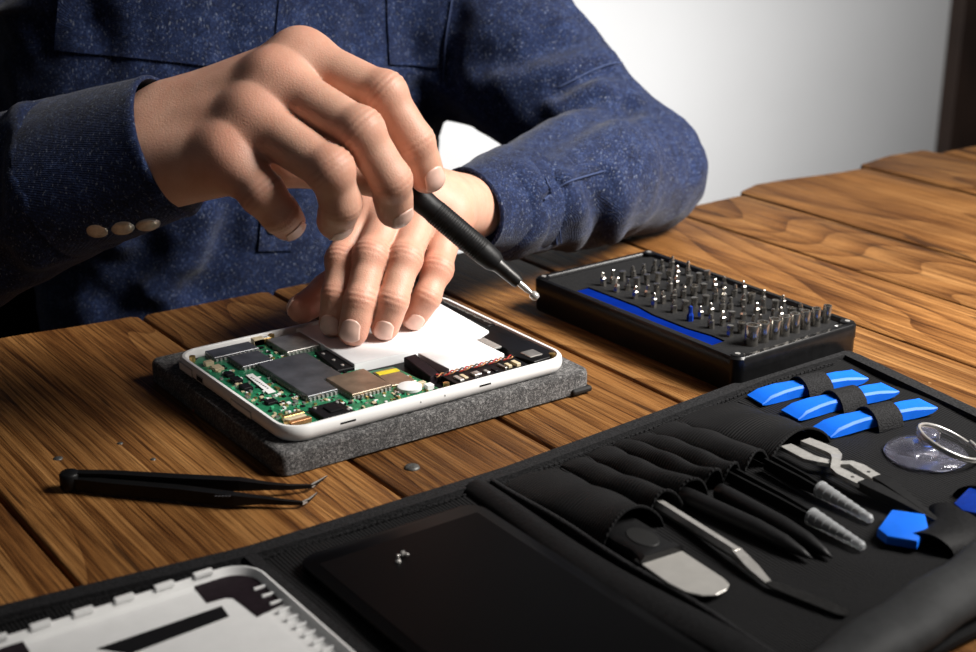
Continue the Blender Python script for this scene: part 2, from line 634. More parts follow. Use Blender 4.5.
# ================================================================== opened tablet
def build_tablet():
    X0, X1, Y0, Y1 = 0.3042, 0.4885, 0.6015, 0.7400
    Z0, Z1 = 0.0140, 0.0225
    t = thing('opened_tablet', 'white framed tablet with its circuit board and battery exposed', 'tablet', (0.397, 0.67, Z0))
    L = Vector((-0.397, -0.67, -Z0))

    def part(name, bm, m, parent=None, sm=0):
        o = obj(name, bm, m, parent or t)
        if not parent:
            o.location = L
        if sm:
            autosmooth(o, sm)
        return o

    # frame: rounded ring with a floor
    n = 8
    rings = []
    for ins, z in ((0.0022, Z0), (0.0004, Z0 + 0.002), (0.0, Z0 + 0.0045), (0.0004, Z1 - 0.0012), (0.0014, Z1), (0.0030, Z1), (0.0036, Z1 - 0.001), (0.0038, Z0 + 0.003)):
        rings.append([Vector((x, y, z)) for x, y in rrect(X0 + ins, X1 - ins, Y0 + ins, Y1 - ins, 0.0145 - ins, n)])
    bm = NB(); loft(bm, rings)
    fr = part('frame', bm, 'white_plastic', None, 40)
    # side buttons, socket and slots on the short edge and the near edge
    for y0, y1, m, z0, z1, d in ((0.713, 0.729, 'white_dull', .0162, .0198, .0005), (0.699, 0.7065, 'chip_black', .0165, .0192, .0002), (0.6405, 0.663, 'white_dull', .0165, .0192, .0004)):
        b = NB(); box(b, X0 - d, X0 + 0.001, y0, y1, z0, z1, 0.0003)
        o = obj('side_button' if m != 'chip_black' else 'socket_opening', b, m, fr)
        b = NB(); box(b, X0 - d * .5, X0 + 0.001, y0 - .0006, y1 + .0006, z0 - .0006, z1 + .0006)
        obj('shade_rim', b, 'shade_rim_grey', fr)  # thin grey rim, paints the shade around each button and the socket
    for x0, x1 in ((0.336, 0.345), (0.4235, 0.431), (0.4005, 0.4008), (0.385, 0.3853)):
        b = NB(); box(b, x0, x1, Y0 - 0.0002, Y0 + 0.001, .0187, .0195)
        obj('slot', b, 'chip_black', fr)

    ZB = 0.0190
    # floor plate and green board
    bm = NB(); prism(bm, rrect(X0 + .0037, X1 - .0037, Y0 + .0037, Y1 - .0037, .0118), Z0 + .0028, Z0 + .0032)
    part('inner_plate', bm, 'chip_black')
    bm = NB()
    prism(bm, [(.3105, .628), (.3105, .725), (.318, .7325), (.3835, .7325), (.3835, .700), (.3835, .6560), (.401, .654), (.404, .612), (.345, .6065), (.322, .6065), (.313, .612)], Z0 + .0030, ZB, 0.0002, 1)
    pcb = part('circuit_board', bm, 'pcb_green')

    def shield(x0, x1, y0, y1, h, m, notch=None):
        pts = [(x0, y0), (x1, y0), (x1, y1), (x0, y1)]
        if notch:
            nx, ny = notch
            pts = [(x0, y0), (x1 - nx, y0), (x1 - nx, y0 + ny), (x1, y0 + ny), (x1, y1), (x0, y1)]
        b = NB(); prism(b, pts, ZB - .0002, h, 0.0005, 2)
        o = part('metal_shield', b, m)
        r = NB()
        # clip rail of little teeth around the base
        for (ax, ay), (bx, by) in zip(pts, pts[1:] + pts[:1]):
            k = max(2, int(math.hypot(bx - ax, by - ay) / 0.0024))
            for i in range(k):
                f = (i + .5) / k
                cx, cy = ax + (bx - ax) * f, ay + (by - ay) * f
                ny_, nx_ = (bx - ax), -(by - ay)
                ln = math.hypot(nx_, ny_)
                ny_, nx_ = -ny_ / ln * 0, nx_ / ln * 0
                box(r, cx - .0006, cx + .0006, cy - .0006, cy + .0006, ZB - .0001, ZB + (h - ZB) * .55)
        obj('clip_rail', r, 'dull_steel', o)
        return o

    shield(.3215, .3495, .7195, .7325, .0218, 'shield_dark')
    shield(.3285, .3475, .698, .7165, .0216, 'shield_dark')
    shield(.3365, .3675, .637, .696, .0223, 'shield_dark', (.013, .017))
    shield(.3570, .3815, .6255, .6545, .0223, 'shield_bronze')
    shield(.3590, .3815, .7025, .7285, .0221, 'shield_grey')

    def chip(x0, x1, y0, y1, h, m, name='chip', z=ZB):
        b = NB(); box(b, x0, x1, y0, y1, z - .0001, z + h, min(.0002, h * .3), 1)
        return part(name, b, m)

    c = chip(.3510, .3580, .7285, .7330, .0042, 'tan', 'camera_module')
    chip(.3512, .3625, .7285, .7322, .0036, 'gold', 'labelled_module')
    b = NB(); box(b, .3522, .3615, .7290, .7317, ZB + .0036, ZB + .0039)
    lab = part('paper_label', b, 'white_dull')
    r = random.Random(3)
    b = NB()
    for i in range(7):
        x = .3530 + i * .0011
        box(b, x, x + .0006, .7294, .7313 - r.random() * .0007, ZB + .0039, ZB + .00395)
    obj('printed_marks', b, 'print_grey', lab)
    # long white paper label with print
    b = NB(); prism(b, [(.3236, .658), (.3282, .658), (.3300, .689), (.3258, .689)], ZB + .0005, ZB + .0009)
    lab = part('paper_label', b, 'white_dull')
    b = NB()
    for i in range(9):
        y = .664 + i * .0024
        box(b, .3262, .3272, y, y + .0014, ZB + .0009, ZB + .00095)
    obj('printed_marks', b, 'print_grey', lab)
    # board to board connectors and copper flex
    for x0, y0, m in ((.3125, .6165, 'tan'), (.3130, .6120, 'copper'), (.3135, .6205, 'gold')):
        chip(x0, x0 + .0120, y0, y0 + .0033, .0026, m, 'ribbon_connector')
    chip(.3150, .3205, .705, .712, .0016, 'tan', 'crystal')
    chip(.3165, .3210, .6925, .6985, .0018, 'chip_black')
    chip(.3155, .3205, .6815, .6880, .0022, 'chip_black')
    chip(.3150, .3205, .6690, .6765, .0020, 'chip_black')
    chip(.3165, .3225, .6440, .6495, .0016, 'chip_black')
    chip(.3140, .3190, .7150, .7190, .0024, 'tan', 'crystal')
    # tiny components strewn over the bare board
    rr = random.Random(11)
    mats = ['tan', 'chip_black', 'shield_grey', 'pcb_light', 'gold', 'white_dull']
    zones = [(.312, .336, .622, .656, 60), (.330, .3365, .640, .690, 16), (.312, .324, .655, .712, 40), (.345, .358, .608, .634, 36), (.358, .402, .609, .624, 60),
             (.349, .360, .697, .727, 22), (.384, .400, .628, .652, 18), (.369, .381, .658, .696, 20), (.331, .350, .608, .634, 20)]
    for m in mats:
        b = NB()
        for (x0, x1, y0, y1, k) in zones:
            for _ in range(max(1, k // len(mats) + 1)):
                x, y = rr.uniform(x0, x1), rr.uniform(y0, y1)
                w, d, h = rr.uniform(.0004, .0011), rr.uniform(.0004, .0012), rr.uniform(.0004, .0011)
                box(b, x - w, x + w, y - d, y + d, ZB, ZB + h)
        o = part('surface_components', b, m)
        o['kind'] = 'stuff'
    # black camera block near the front edge
    b = NB(); box(b, .3300, .3480, .6090, .6255, ZB - .001, .0212, .0006); box(b, .336, .344, .612, .620, .0212, .0221, .0004)
    cb = part('camera_block', b, 'chip_black')
    for x, y in ((.3325, .6225), (.3460, .6225), (.3460, .6110)):
        b = NB(); lathe(b, [(.0010, 0), (.0010, .0004), (.0005, .0007)], 10)
        o = obj('screw', b, 'steel', cb); o.location = (x, y, .0212)
    # black plate between boards and battery
    b = NB(); prism(b, [(.3695, .663), (.3800, .662), (.3812, .6955), (.3735, .6965)], ZB, .0210, .0005, 1)
    bp = part('black_bracket', b, 'chip_black')
    for y in (.668, .678, .690):
        b = NB(); lathe(b, [(.0011, 0), (.0011, .0005), (.0005, .0008)], 10)
        o = obj('screw', b, 'steel', bp); o.location = (.3755, y, .0210)
    # flex with yellow tape
    b = NB(); prism(b, [(.3835, .628), (.3985, .6265), (.3985, .651), (.3850, .651)], ZB, ZB + .0012, .0003, 1)
    part('brown_flex', b, 'shield_bronze')
    b = NB(); prism(b, [(.3855, .6445), (.3985, .6435), (.3985, .6478), (.3858, .649)], ZB + .0012, ZB + .0016)
    part('yellow_tape', b, 'yellow_tape')
    # coin shaped vibration motor
    b = NB(); lathe(b, [(.0067, 0), (.0068, .0004), (.0068, .0018), (.0062, .0022)], 28)
    o = part('coin_motor', b, 'white_dull', None, 40); o.location = L + Vector((.3895, .6195, ZB + .0006))
    chip(.3965, .4010, .6125, .6165, .0030, 'white_dull', 'plug')
    chip(.3960, .4000, .6190, .6220, .0026, 'tan', 'plug')
    # tall dark connector block beside the small cell
    b = NB(); prism(b, [(.4045, .6215), (.4120, .6235), (.4175, .6565), (.4090, .6560)], ZB - .002, .0224, .0005, 1)
    part('dark_block', b, 'patch_dark')
    # battery: large cell and small cell
    b = NB(); prism(b, [(.3812, .7325), (.3800, .6620), (.4595, .6580), (.4735, .6630), (.4770, .7200), (.4765, .7325)], Z0 + .0032, .0229, .0007, 2)
    part('battery', b, 'battery_white', None, 40)
    b = NB(); prism(b, [(.4190, .6570), (.4590, .6565), (.4590, .6275), (.4200, .6262)], Z0 + .0032, .0224, .0006, 2)
    part('small_battery', b, 'battery_white', None, 40)
    # black speaker box in the right corner
    b = NB()
    prism(b, [(.4610, .6560), (.4740, .6610), (.4780, .6700), (.4845, .6700), (.4845, .6180), (.4780, .6090), (.4660, .6080), (.4620, .6210), (.4660, .6350)], Z0 + .003, .0220, .0008, 2)
    sp = part('speaker_box', b, 'black_plastic', None, 40)
    b = NB(); box(b, .4675, .4765, .6140, .6235, .0218, .0225, .0003)
    obj('metal_mesh', b, 'shield_grey', sp)
    b = NB(); box(b, .4600, .4650, .6380, .6560, .0210, .0223, .0003)
    obj('metal_clip', b, 'dull_steel', sp)
    b = NB(); prism(b, [(.4785, .6720), (.4848, .6720), (.4848, .7270), (.4785, .7330)], Z0 + .003, .0219, .0006, 2)
    gs = part('side_strip', b, 'black_plastic', None, 40)
    rg = random.Random(5)
    b = NB()
    for i in range(30):
        y = .674 + i * .0018
        box(b, .4822 + rg.uniform(-.0005, .0005), .4835, y, y + rg.uniform(.0003, .0012), .0219, .0222)
    o = obj('edge_contacts', b, 'shield_grey', gs); o['kind'] = 'stuff'
    # near-edge antenna strip and twisted wires
    b = NB(); box(b, .412, .462, .6065, .6235, Z0 + .003, .0212, .0004)
    part('antenna_tray', b, 'chip_black')
    for m, ph, n_ in (('red_wire', 0, 'wire'), ('black_wire', 2.1, 'wire'), ('copper', 4.2, 'wire')):
        b = NB()
        pts = []
        for i in range(60):
            f = i / 59
            pts.append((.408 + f * .052, .6215 + .0011 * math.sin(ph + i * .55), 0.0221 + .0008 * math.cos(ph + i * .55)))
        tube(b, pts, .00042, 6)
        part(n_, b, m)
    for i in range(9):
        x = .415 + i * .005 + rg.uniform(-.001, .001)
        chip(x, x + rg.uniform(.0012, .003), .6085 + rg.uniform(0, .003), .6135 + rg.uniform(0, .003), rg.uniform(.0008, .0022), rg.choice(['dull_steel', 'tan', 'chip_black', 'shield_grey']), 'contact', .0210)
    # ribs and screw posts along the frame
    for x, y in ((.3118, .7285), (.3120, .6145), (.4815, .7305), (.482, .6125), (.4075, .6105), (.3655, .7345)):
        b = NB(); lathe(b, [(.0018, 0), (.0018, .0035), (.0010, .0038)], 12)
        o = part('screw_post', b, 'gold', None, 40); o.location = L + Vector((x, y, ZB - .0005))


build_tablet()


# ================================================================== bit case and its bits
def build_case():
    X0, X1, Y0, Y1, ZT = 0.5590, 0.6645, 0.5425, 0.7325, 0.0226
    cx, cy = (X0 + X1) / 2, (Y0 + Y1) / 2
    rz = math.radians(0.8)
    t = thing('bit_case', 'open black plastic case full of small driver bits', 'case', (cx, cy, 0), rz)
    W2, D2 = (X1 - X0) / 2, (Y1 - Y0) / 2
    rings = []
    for ins, z in ((.0012, .0004), (.0005, .0014), (.0004, .0130), (.0, .0138), (.0, ZT - .0012), (.0010, ZT), (.0040, ZT), (.0048, ZT - .0009), (.0052, ZT - .0035)):
        rings.append([Vector((x, y, z)) for x, y in rrect(-W2 + ins, W2 - ins, -D2 + ins, D2 - ins, .0065 - min(ins, .005) * .5, 6)])
    bm = NB(); loft(bm, rings)
    autosmooth(obj('case_body', bm, 'case_plastic', t), 40)
    # raised corner pads with magnets
    for sx in (-1, 1):
        for sy in (-1, 1):
            b = NB(); lathe(b, [(.0042, ZT - .0006), (.0042, ZT + .0004), (.0034, ZT + .0007)], 16)
            p = obj('corner_pad', b, 'case_plastic', t); p.location = (sx * (W2 - .0058), sy * (D2 - .0058), 0)
            b = NB(); lathe(b, [(.0016, ZT + .0006), (.0016, ZT + .0010)], 12)
            obj('magnet', b, 'dull_steel', p)
    # foam insert with the trough left open for the blue liner
    zf = ZT - .0022
    xi0, xi1, yi0, yi1 = -W2 + .0056, W2 - .0056, -D2 + .0056, D2 - .0056
    tx0, tx1, ty0, ty1 = -W2 + .0095, -W2 + .0215, -D2 + .030, D2 - .034
    trough = [(tx1, ty0), (tx1, ty0 + .012), (tx1 - .003, ty0 + .03), (tx1 - .003, ty0 + .06), (tx1, ty0 + .078), (tx1, ty1), (tx0, ty1)]
    b = NB()
    outer = [(xi0, yi0), (xi1, yi0), (xi1, yi1), (xi0, yi1)]
    pts = [(xi0, yi0), (xi1, yi0), (xi1, yi1), (xi0, yi1), (xi0, ty1), (tx1, ty1), (tx1, ty0 + .078), (tx1 - .003, ty0 + .06), (tx1 - .003, ty0 + .03), (tx1, ty0 + .012), (tx1, ty0), (xi0, ty0)]
    prism(b, pts, ZT - .0036, zf, .0006, 2)
    obj('foam_insert', b, 'foam', t)
    b = NB(); prism(b, [(xi0, ty0), (tx0, ty0), (tx0, ty1), (xi0, ty1)], ZT - .0036, zf + .0002, .0005, 1)
    obj('trough_lip', b, 'foam', t)
    b = NB(); prism(b, [(tx0, ty0), (tx1, ty0), (tx1, ty1), (tx0, ty1)], ZT - .0036, ZT - .0031)
    obj('blue_liner', b, 'blue_tray', t)
    # white print near the far corner of the end row
    b = NB()
    for i in range(4):
        box(b, W2 - .0125 + i * .0017, W2 - .0113 + i * .0017, -D2 + .0078, -D2 + .0098, zf, zf + .0001)
    obj('printed_marks', b, 'white_dull', t)

    def bitmesh(kind):
        b = NB()
        h = {0: .0080, 1: .0092, 2: .0070, 3: .0084, 4: .0098, 5: .0066, 6: .0072}[kind]
        lathe(b, [(.0018, -.003), (.0021, -.001), (.0021, h * .38), (.0018, h * .45), (.0013, h * .55), (.0012, h * .95), (.0007, h)] if kind in (0, 4) else
              [(.0018, -.003), (.0021, -.001), (.0021, h * .75), (.0024, h * .8), (.0025, h * .97), (.0018, h)] if kind in (2, 5) else
              [(.0018, -.003), (.0021, -.001), (.0021, h * .55), (.0014, h * .62), (.0015, h * .70), (.0009, h * .95), (.0004, h)] if kind != 6 else
              [(.0018, -.003), (.0021, -.001), (.0021, h * .50), (.0027, h * .55), (.0028, h * .95), (.0020, h), (.0018, h * .8)], 6 if kind != 6 else 12)
        me = bpy.data.meshes.new('driver_bit')
        bmesh.ops.recalc_face_normals(b, faces=b.faces)
        b.to_mesh(me); b.free()
        me.materials.append(M['bit_steel'])
        return me

    meshes = [bitmesh(k) for k in range(7)]
    blue = meshes[4].copy(); blue.materials.clear(); blue.materials.append(M['dark_blue'])
    rnd = random.Random(21)
    rot = Matrix.Rotation(rz, 4, 'Z')

    def put(me, x, y, label, name='driver_bit', group='driver bits standing in the bit case'):
        p = rot @ Vector((x, y, zf)) + Vector((cx, cy, 0))
        o = obj(name, me)
        o.location = p
        o.rotation_euler = (rnd.uniform(-.09, .09), rnd.uniform(-.09, .09), rnd.uniform(0, 6))
        tag(o, label, 'bit', group)
        return o

    KL = ['tall steel driver bit with a slim straight tip, in the case rows', 'tall steel driver bit with a fine pointed tip, in the case rows', 'stubby steel driver bit with a thick blunt head, in the case rows',
          'mid-height steel driver bit with a fine pointed tip, in the case rows', 'tallest kind of steel driver bit, slim tipped, in the case rows', 'shortest kind of steel driver bit, blunt headed, in the case rows',
          'short steel driver bit with a flared round head, in the case rows']
    for r in range(8):
        y = -D2 + .0345 + r * .0170
        for c in range(8):
            x = -W2 + .0285 + c * .0090 + (.002 if r % 2 else 0)
            if (r, c) == (2, 0):
                o = put(blue, x, y, 'single blue driver bit among the steel ones in the case', group=None)
                continue
            k = rnd.choice([0, 1, 2, 3, 3, 4, 5, 6, 1])
            put(meshes[k], x + rnd.uniform(-.001, .001), y + rnd.uniform(-.0012, .0012), KL[k])
    # end row of hollow nut drivers
    for i in range(8):
        b = NB()
        r = .0042 - i * .00022
        h = .0125 - i * .0002
        lathe(b, [(r * .8, -.003), (r, -.001), (r, h - .0004), (r * .94, h), (r * .66, h), (r * .6, h - .001), (r * .6, h * .45)], 16)
        me = bpy.data.meshes.new('nut_driver_bit')
        bmesh.ops.recalc_face_normals(b, faces=b.faces)
        b.to_mesh(me); b.free()
        me.materials.append(M['bit_steel'])
        o = put(me, -W2 + .0285 + i * .0093, -D2 + .0172, ('widest hollow nut driver bit, ending the row beside the blue liner' if i == 0 else 'narrowest hollow nut driver bit, ending the row beside the white print' if i == 7 else 'hollow steel nut driver bit between others in the end row'), 'nut_driver_bit', 'nut driver bits in the end row')
        o.rotation_euler = (rnd.uniform(-.05, .05), rnd.uniform(-.05, .05), 0)
        autosmooth(o, 40)


build_case()


# ================================================================== tool roll
KZ = 0.0042        # top of the roll cloth


def strip_mesh(nx, ny, fn):
    bm = NB()
    g = [[bm.verts.new(fn(i / nx, j / ny)) for j in range(ny + 1)] for i in range(nx + 1)]
    for i in range(nx):
        for j in range(ny):
            bm.faces.new((g[i][j], g[i + 1][j], g[i + 1][j + 1], g[i][j + 1]))
    return bm


def slab(bm, thick):
    """give an open sheet thickness downwards"""
    r = bmesh.ops.extrude_face_region(bm, geom=list(bm.faces))
    vs_ = [e for e in r['geom'] if isinstance(e, bmesh.types.BMVert)]
    bmesh.ops.translate(bm, vec=(0, 0, -thick), verts=vs_)
    return bm


def build_roll():
    t = thing('tool_roll', 'unrolled black fabric tool roll with pockets and elastic loops', 'tool roll', (0.35, 0.43, 0))
    L = Vector((-0.35, -0.43, 0))

    def part(name, bm, m, parent=None, sm=0):
        o = obj(name, bm, m, parent or t)
        if not parent:
            o.location = L
        if sm:
            autosmooth(o, sm)
        return o

    def top(x):          # far edge of the cloth, slightly wavy
        xs = [-.12, .14, .2481, .3864, .50, .5869, .62, .6586]
        ys = [.548, .5466, .533, .5325, .541, .5485, .549, .548]
        return float(np.interp(x, xs, ys)) - .0040

    XR = .6500

    def xr(y):
        return .6395 + (y - .441) * .13

    def cloth(u, v):
        x = -.12 + u * (XR + .12)
        y = .300 + v * (top(x) - .300)
        x = -.12 + u * (xr(y) + .12)
        z = KZ + .0006 * math.sin(x * 60 + 1) * math.sin(y * 45) + .0005 * math.sin(x * 131 + y * 80)
        return (x, y, z)

    bm = strip_mesh(110, 40, cloth); slab(bm, .0026)
    part('cloth', bm, 'nylon', None, 60)
    # woven binding along far and right edges
    pts = [(x, top(x) - .0015, KZ + .0006) for x in np.linspace(-.118, XR - .002, 60)]
    pts += [(xr(.540) - .0005, .5400, KZ + .0006)] + [(xr(y), y, KZ + .0006) for y in np.linspace(.534, .31, 26)]
    bm = NB(); ribbon(bm, pts, .0085, .0046)
    bmesh.ops.bevel(bm, geom=list(bm.edges), offset=.0008, segments=1, affect='EDGES') if False else None
    part('edge_binding', bm, 'binding', None, 30)
    # stitch row inside the binding
    bm = NB()
    for x in np.arange(-.11, XR - .012, .0034):
        y = top(x) - .0085
        box(bm, x, x + .0021, y - .0003, y + .0003, KZ + .0006, KZ + .0016)
    o = part('stitching', bm, 'binding'); o['kind'] = 'stuff'
    # raised panel fold left of the screen, and the divider right of it
    bm = NB(); ribbon(bm, [(.2445, y, KZ + .0012) for y in np.linspace(.526, .302, 16)], .006, .0032)
    part('panel_seam', bm, 'binding')
    def div(u, v):
        y = .300 + v * (.5245 - .300)
        w = .018 + .003 * math.sin(v * 5)
        x = .3555 + .003 * math.sin(v * 7 + 1) + u * w
        z = KZ + .0035 * math.sin(math.pi * min(1, max(0, u))) ** .7 + .0012
        return (x, y, z)
    bm = strip_mesh(10, 26, div); slab(bm, .0008)
    part('padded_divider', bm, 'leatherette', None, 60)
    bm = NB(); tube(bm, [(.3765 + .0008 * math.sin(y * 70), y, KZ + .0018) for y in np.linspace(.524, .302, 30)], .0016, 8)
    part('piping', bm, 'binding', None, 60)

    # pockets: each one a pleat of cloth arched over its tool
    pk = [(.3775, .4140, .0118, .4400, 'pocket'), (.4140, .4320, .0100, .4490, 'pocket'), (.4320, .4500, .0105, .4520, 'pocket'), (.4500, .4640, .0105, .4535, 'pocket'),
          (.4640, .4800, .0100, .4545, 'pocket'), (.4800, .5020, .0105, .4560, 'pocket'), (.5020, .5480, .0105, .4590, 'pocket')]
    for i, (x0, x1, h, yf, nm) in enumerate(pk):
        yb = top((x0 + x1) / 2) - .0125
        sk = .0004

        def fn(u, v, x0=x0, x1=x1, h=h, yf=yf, yb=yb, i=i):
            y = yf + v * (yb - yf)
            a = math.sin(math.pi * u) ** .6
            lip = 1.0 + .18 * math.exp(-(v / .12) ** 2)
            z = KZ + .0008 + h * a * lip * (1 - .75 * v ** 2) + .0005 * math.sin(v * 14 + i * 2 + u * 3)
            x = x0 + u * (x1 - x0) + .0012 * math.sin(v * 6 + i)
            y += .0020 * math.sin(math.pi * u + i) * (1 - v)
            return (x, y, z)
        bm = strip_mesh(16, 24, fn); slab(bm, .0007)
        p = part(nm, bm, 'nylon_cross', None, 60)
        bm = NB(); tube(bm, [Vector(fn(u, 0.0)) + Vector((0, .0006, .0001)) for u in np.linspace(0, 1, 18)], .0006, 6)
        obj('hem', bm, 'nylon', p)
        bm = NB(); tube(bm, [Vector(fn(1.0, v)) + Vector((0, 0, .0002)) for v in np.linspace(0, 1, 14)], .0007, 6)
        obj('stitch_line', bm, 'binding', p)

    # elastic loops over the blue pry tools
    for a, b in (((755, 395), (860, 374)), ((790, 410), (890, 387)), ((822, 427), (928, 403))):
        p, q = PZ(*a, .009), PZ(*b, .009)
        d = (q - p); d /= np.linalg.norm(d)
        m = (p + q) / 2 + d * .002
        sd = np.array([-d[1], d[0], 0])
        bm = NB()
        rings = []
        for k in range(13):
            f = k / 12
            s = (f - .5) * .0215
            z = KZ - .0002 + .0094 * math.sin(math.pi * f) ** .55
            c = m + sd * s
            rings.append([Vector((*(c + d * w)[:2], z + dz)) for w, dz in ((-.0085, 0), (.0085, 0), (.0085, .0011), (-.0085, .0011))])
        loft(bm, rings)
        part('elastic_loop', bm, 'webbing', None, 50)
    # near flap folded back on itself, a soft grey roll
    a, b = Vector((.315, .2960, .0115)), Vector((.672, .3480, .0115))
    rings = []
    for k in range(33):
        f = k / 32
        c = a.lerp(b, f)
        s, u, d = frame_of(b - a)
        ring = []
        for j in range(20):
            an = 2 * math.pi * j / 20
            rr_ = 1 + .05 * math.sin(3 * an + f * 21) + .05 * math.sin(f * 47 + an)
            ring.append(c + s * (.0140 * math.cos(an) * rr_) + u * (.0100 * math.sin(an) * rr_))
        rings.append(ring)
    bm = NB(); loft(bm, rings)
    part('folded_flap', bm, 'flap_cloth', None, 60)
    # straps that hold the opening picks
    for x0, x1, y0, y1, rz in ((.494, .536, .350, .376, .35), (.553, .602, .366, .392, .3)):
        def fs(u, v):
            x = x0 + u * (x1 - x0); y = y0 + v * (y1 - y0) - .006 * math.sin(math.pi * u)
            return (x, y, KZ + .0008 + .0078 * math.sin(math.pi * v) ** .6 * (1 - .35 * u))
        bm = strip_mesh(12, 12, fs); slab(bm, .0009)
        bmesh.ops.rotate(bm, cent=((x0 + x1) / 2, (y0 + y1) / 2, 0), matrix=Matrix.Rotation(rz, 3, 'Z'), verts=bm.verts)
        part('pick_strap', bm, 'leatherette', None, 60)


build_roll()


# ================================================================== tools on the roll
def build_roll_tools():
    def at(px, py, z):
        return Vector(PZ(px, py, z + .0030))

    # --- three blue pry tools
    labs = ['blue plastic pry tool under the loop beside the bit case', 'blue plastic pry tool held between two other blue ones', 'blue plastic pry tool next to the clear suction cup']
    for (a, b), lb in zip((((755, 395), (860, 374)), ((790, 410), (890, 387)), ((822, 427), (928, 403))), labs):
        p, q = at(*a, .0062), at(*b, .0062)
        c = (p + q) / 2
        ln = (q - p).length
        o = thing('pry_tool', lb, 'pry tool', (c.x, c.y, KZ + .0006), math.atan2(q.y - p.y, q.x - p.x), 'blue pry tools')
        h = ln / 2
        xs = [-h, -h + .0025, -h + .006, -h + .016, -.012, 0, .012, h - .014, h - .007, h - .003, h]
        wd = [.0150, .0152, .0146, .0130, .0112, .0108, .0112, .0125, .0138, .0148, .0152]
        z0 = [.0010, .0006, .0004, .0003, .0003, .0003, .0003, .0003, .0008, .0018, .0034]
        z1 = [.0018, .0030, .0050, .0064, .0066, .0064, .0066, .0064, .0056, .0050, .0046]
        rings = []
        for x, w, a0, a1 in zip(xs, wd, z0, z1):
            e = min(.0012, (a1 - a0) * .3)
            rings.append([Vector((x, -w / 2, a0)), Vector((x, w / 2, a0)), Vector((x, w / 2, a1 - e)), Vector((x, w / 2 - e, a1)), Vector((x, -w / 2 + e, a1)), Vector((x, -w / 2, a1 - e))])
        bm = NB(); loft(bm, rings)
        autosmooth(obj('pry_body', bm, 'blue_plastic', o), 40)

    # --- suction cup with key ring
    c = at(926, 453, .003)
    o = thing('suction_cup', 'clear suction cup with a steel split ring', 'suction cup', (c.x, c.y, KZ + .0009))
    bm = NB(); lathe(bm, [(.0205, 0), (.0210, .0010), (.0200, .0022), (.0140, .0034), (.0070, .0042), (.0046, .0056), (.0042, .0080), (.0058, .0096), (.0060, .0124), (.0040, .0138), (.0008, .0140)], 36)
    autosmooth(obj('cup', bm, 'clear_vinyl', o), 60)
    bm = NB(); lathe(bm, [(.0150, .0000), (.0155, .0004), (.0150, .0006), (.0001, .0007)], 30)
    ring_c = Vector((.0060, -.0090, .0085))
    tilt = Matrix.Rotation(math.radians(16), 4, 'Y') @ Matrix.Rotation(math.radians(14), 4, 'X')
    bm2 = NB()
    pts = []
    for k in range(97):
        a = 2 * math.pi * k / 48
        pts.append(ring_c + tilt @ Vector((.0168 * math.cos(a), .0168 * math.sin(a), .0014 * (k / 48 - 1))))
    tube(bm2, pts, .00085, 8)
    bm.free()
    obj('split_ring', bm2, 'steel', o, True)

    # --- opening knife (wide rounded blade, black grip)
    a, b = at(604, 517, .006), at(717, 597, .004)
    o = thing('opening_knife', 'opening knife with black grip and rounded steel blade in the pocket', 'opening tool', (a.x, a.y, KZ + .0012), math.atan2(b.y - a.y, b.x - a.x))
    ln = (b - a).length
    bm = NB()
    xs = [-.004, .006, .022, .033, .039, .0435]
    wd = [.0190, .0205, .0215, .0185, .0205, .0235]
    rings = []
    for x, w in zip(xs, wd):
        rings.append([Vector((x, -w / 2, .0004)), Vector((x, w / 2, .0004)), Vector((x, w / 2, .0046)), Vector((x, w / 2 - .002, .0062)), Vector((x, -w / 2 + .002, .0062)), Vector((x, -w / 2, .0046))])
    loft(bm, rings)
    hd = autosmooth(obj('grip', bm, 'matte_black', o), 40)
    bm = NB(); prism(bm, [(.029 + .0095 * math.cos(t_), .0062 * math.sin(t_)) for t_ in np.linspace(0, 6.1, 20)], .0060, .0067, .0003, 1)
    obj('grip_inlay', bm, 'rubber', hd)
    x1 = ln
    out = [(.038, -.0112), (x1 - .018, -.0116), (x1 - .009, -.0100), (x1 - .003, -.0060), (x1, -.0005), (x1 - .0010, .0060), (x1 - .004, .0100), (x1 - .009, .0112), (.038, .0112)]
    bm = NB(); prism(bm, out, .0022, .0030, .0003, 1)
    obj('blade', bm, 'blade_steel', o)

    # --- steel spudger
    a, b, c = at(672, 516, .004), at(737, 557, .004), at(848, 617, .002)
    o = thing('steel_spudger', 'thin bright steel spudger with a dark flat blade', 'spudger', (a.x, a.y, KZ + .001))
    d = (b - a); d.z = 0
    pb = b - a; pb.z = .0034
    pm = at(768, 582, .0045) - a; pm.z = .0020
    pe = c - a; pe.z = .0012
    bm = NB(); tube(bm, [Vector((0, 0, .0034)) - d.normalized() * .012, Vector((0, 0, .0034)), pb], .0029, 6)
    obj('shaft', bm, 'steel', o)
    bm = NB(); ribbon(bm, [pb - d.normalized() * .001, pb.lerp(pm, .5), pm], [.0046, .0056, .0030], [.0044, .0022, .0012])
    obj('neck', bm, 'steel', o)
    bm = NB(); ribbon(bm, [pm.lerp(pe, f) for f in (0, .08, .5, .92, 1)], [.0034, .0058, .0068, .0070, .0040], [.0010, .0008, .0007, .0006, .0005])
    obj('flat_blade', bm, 'dark_steel', o)

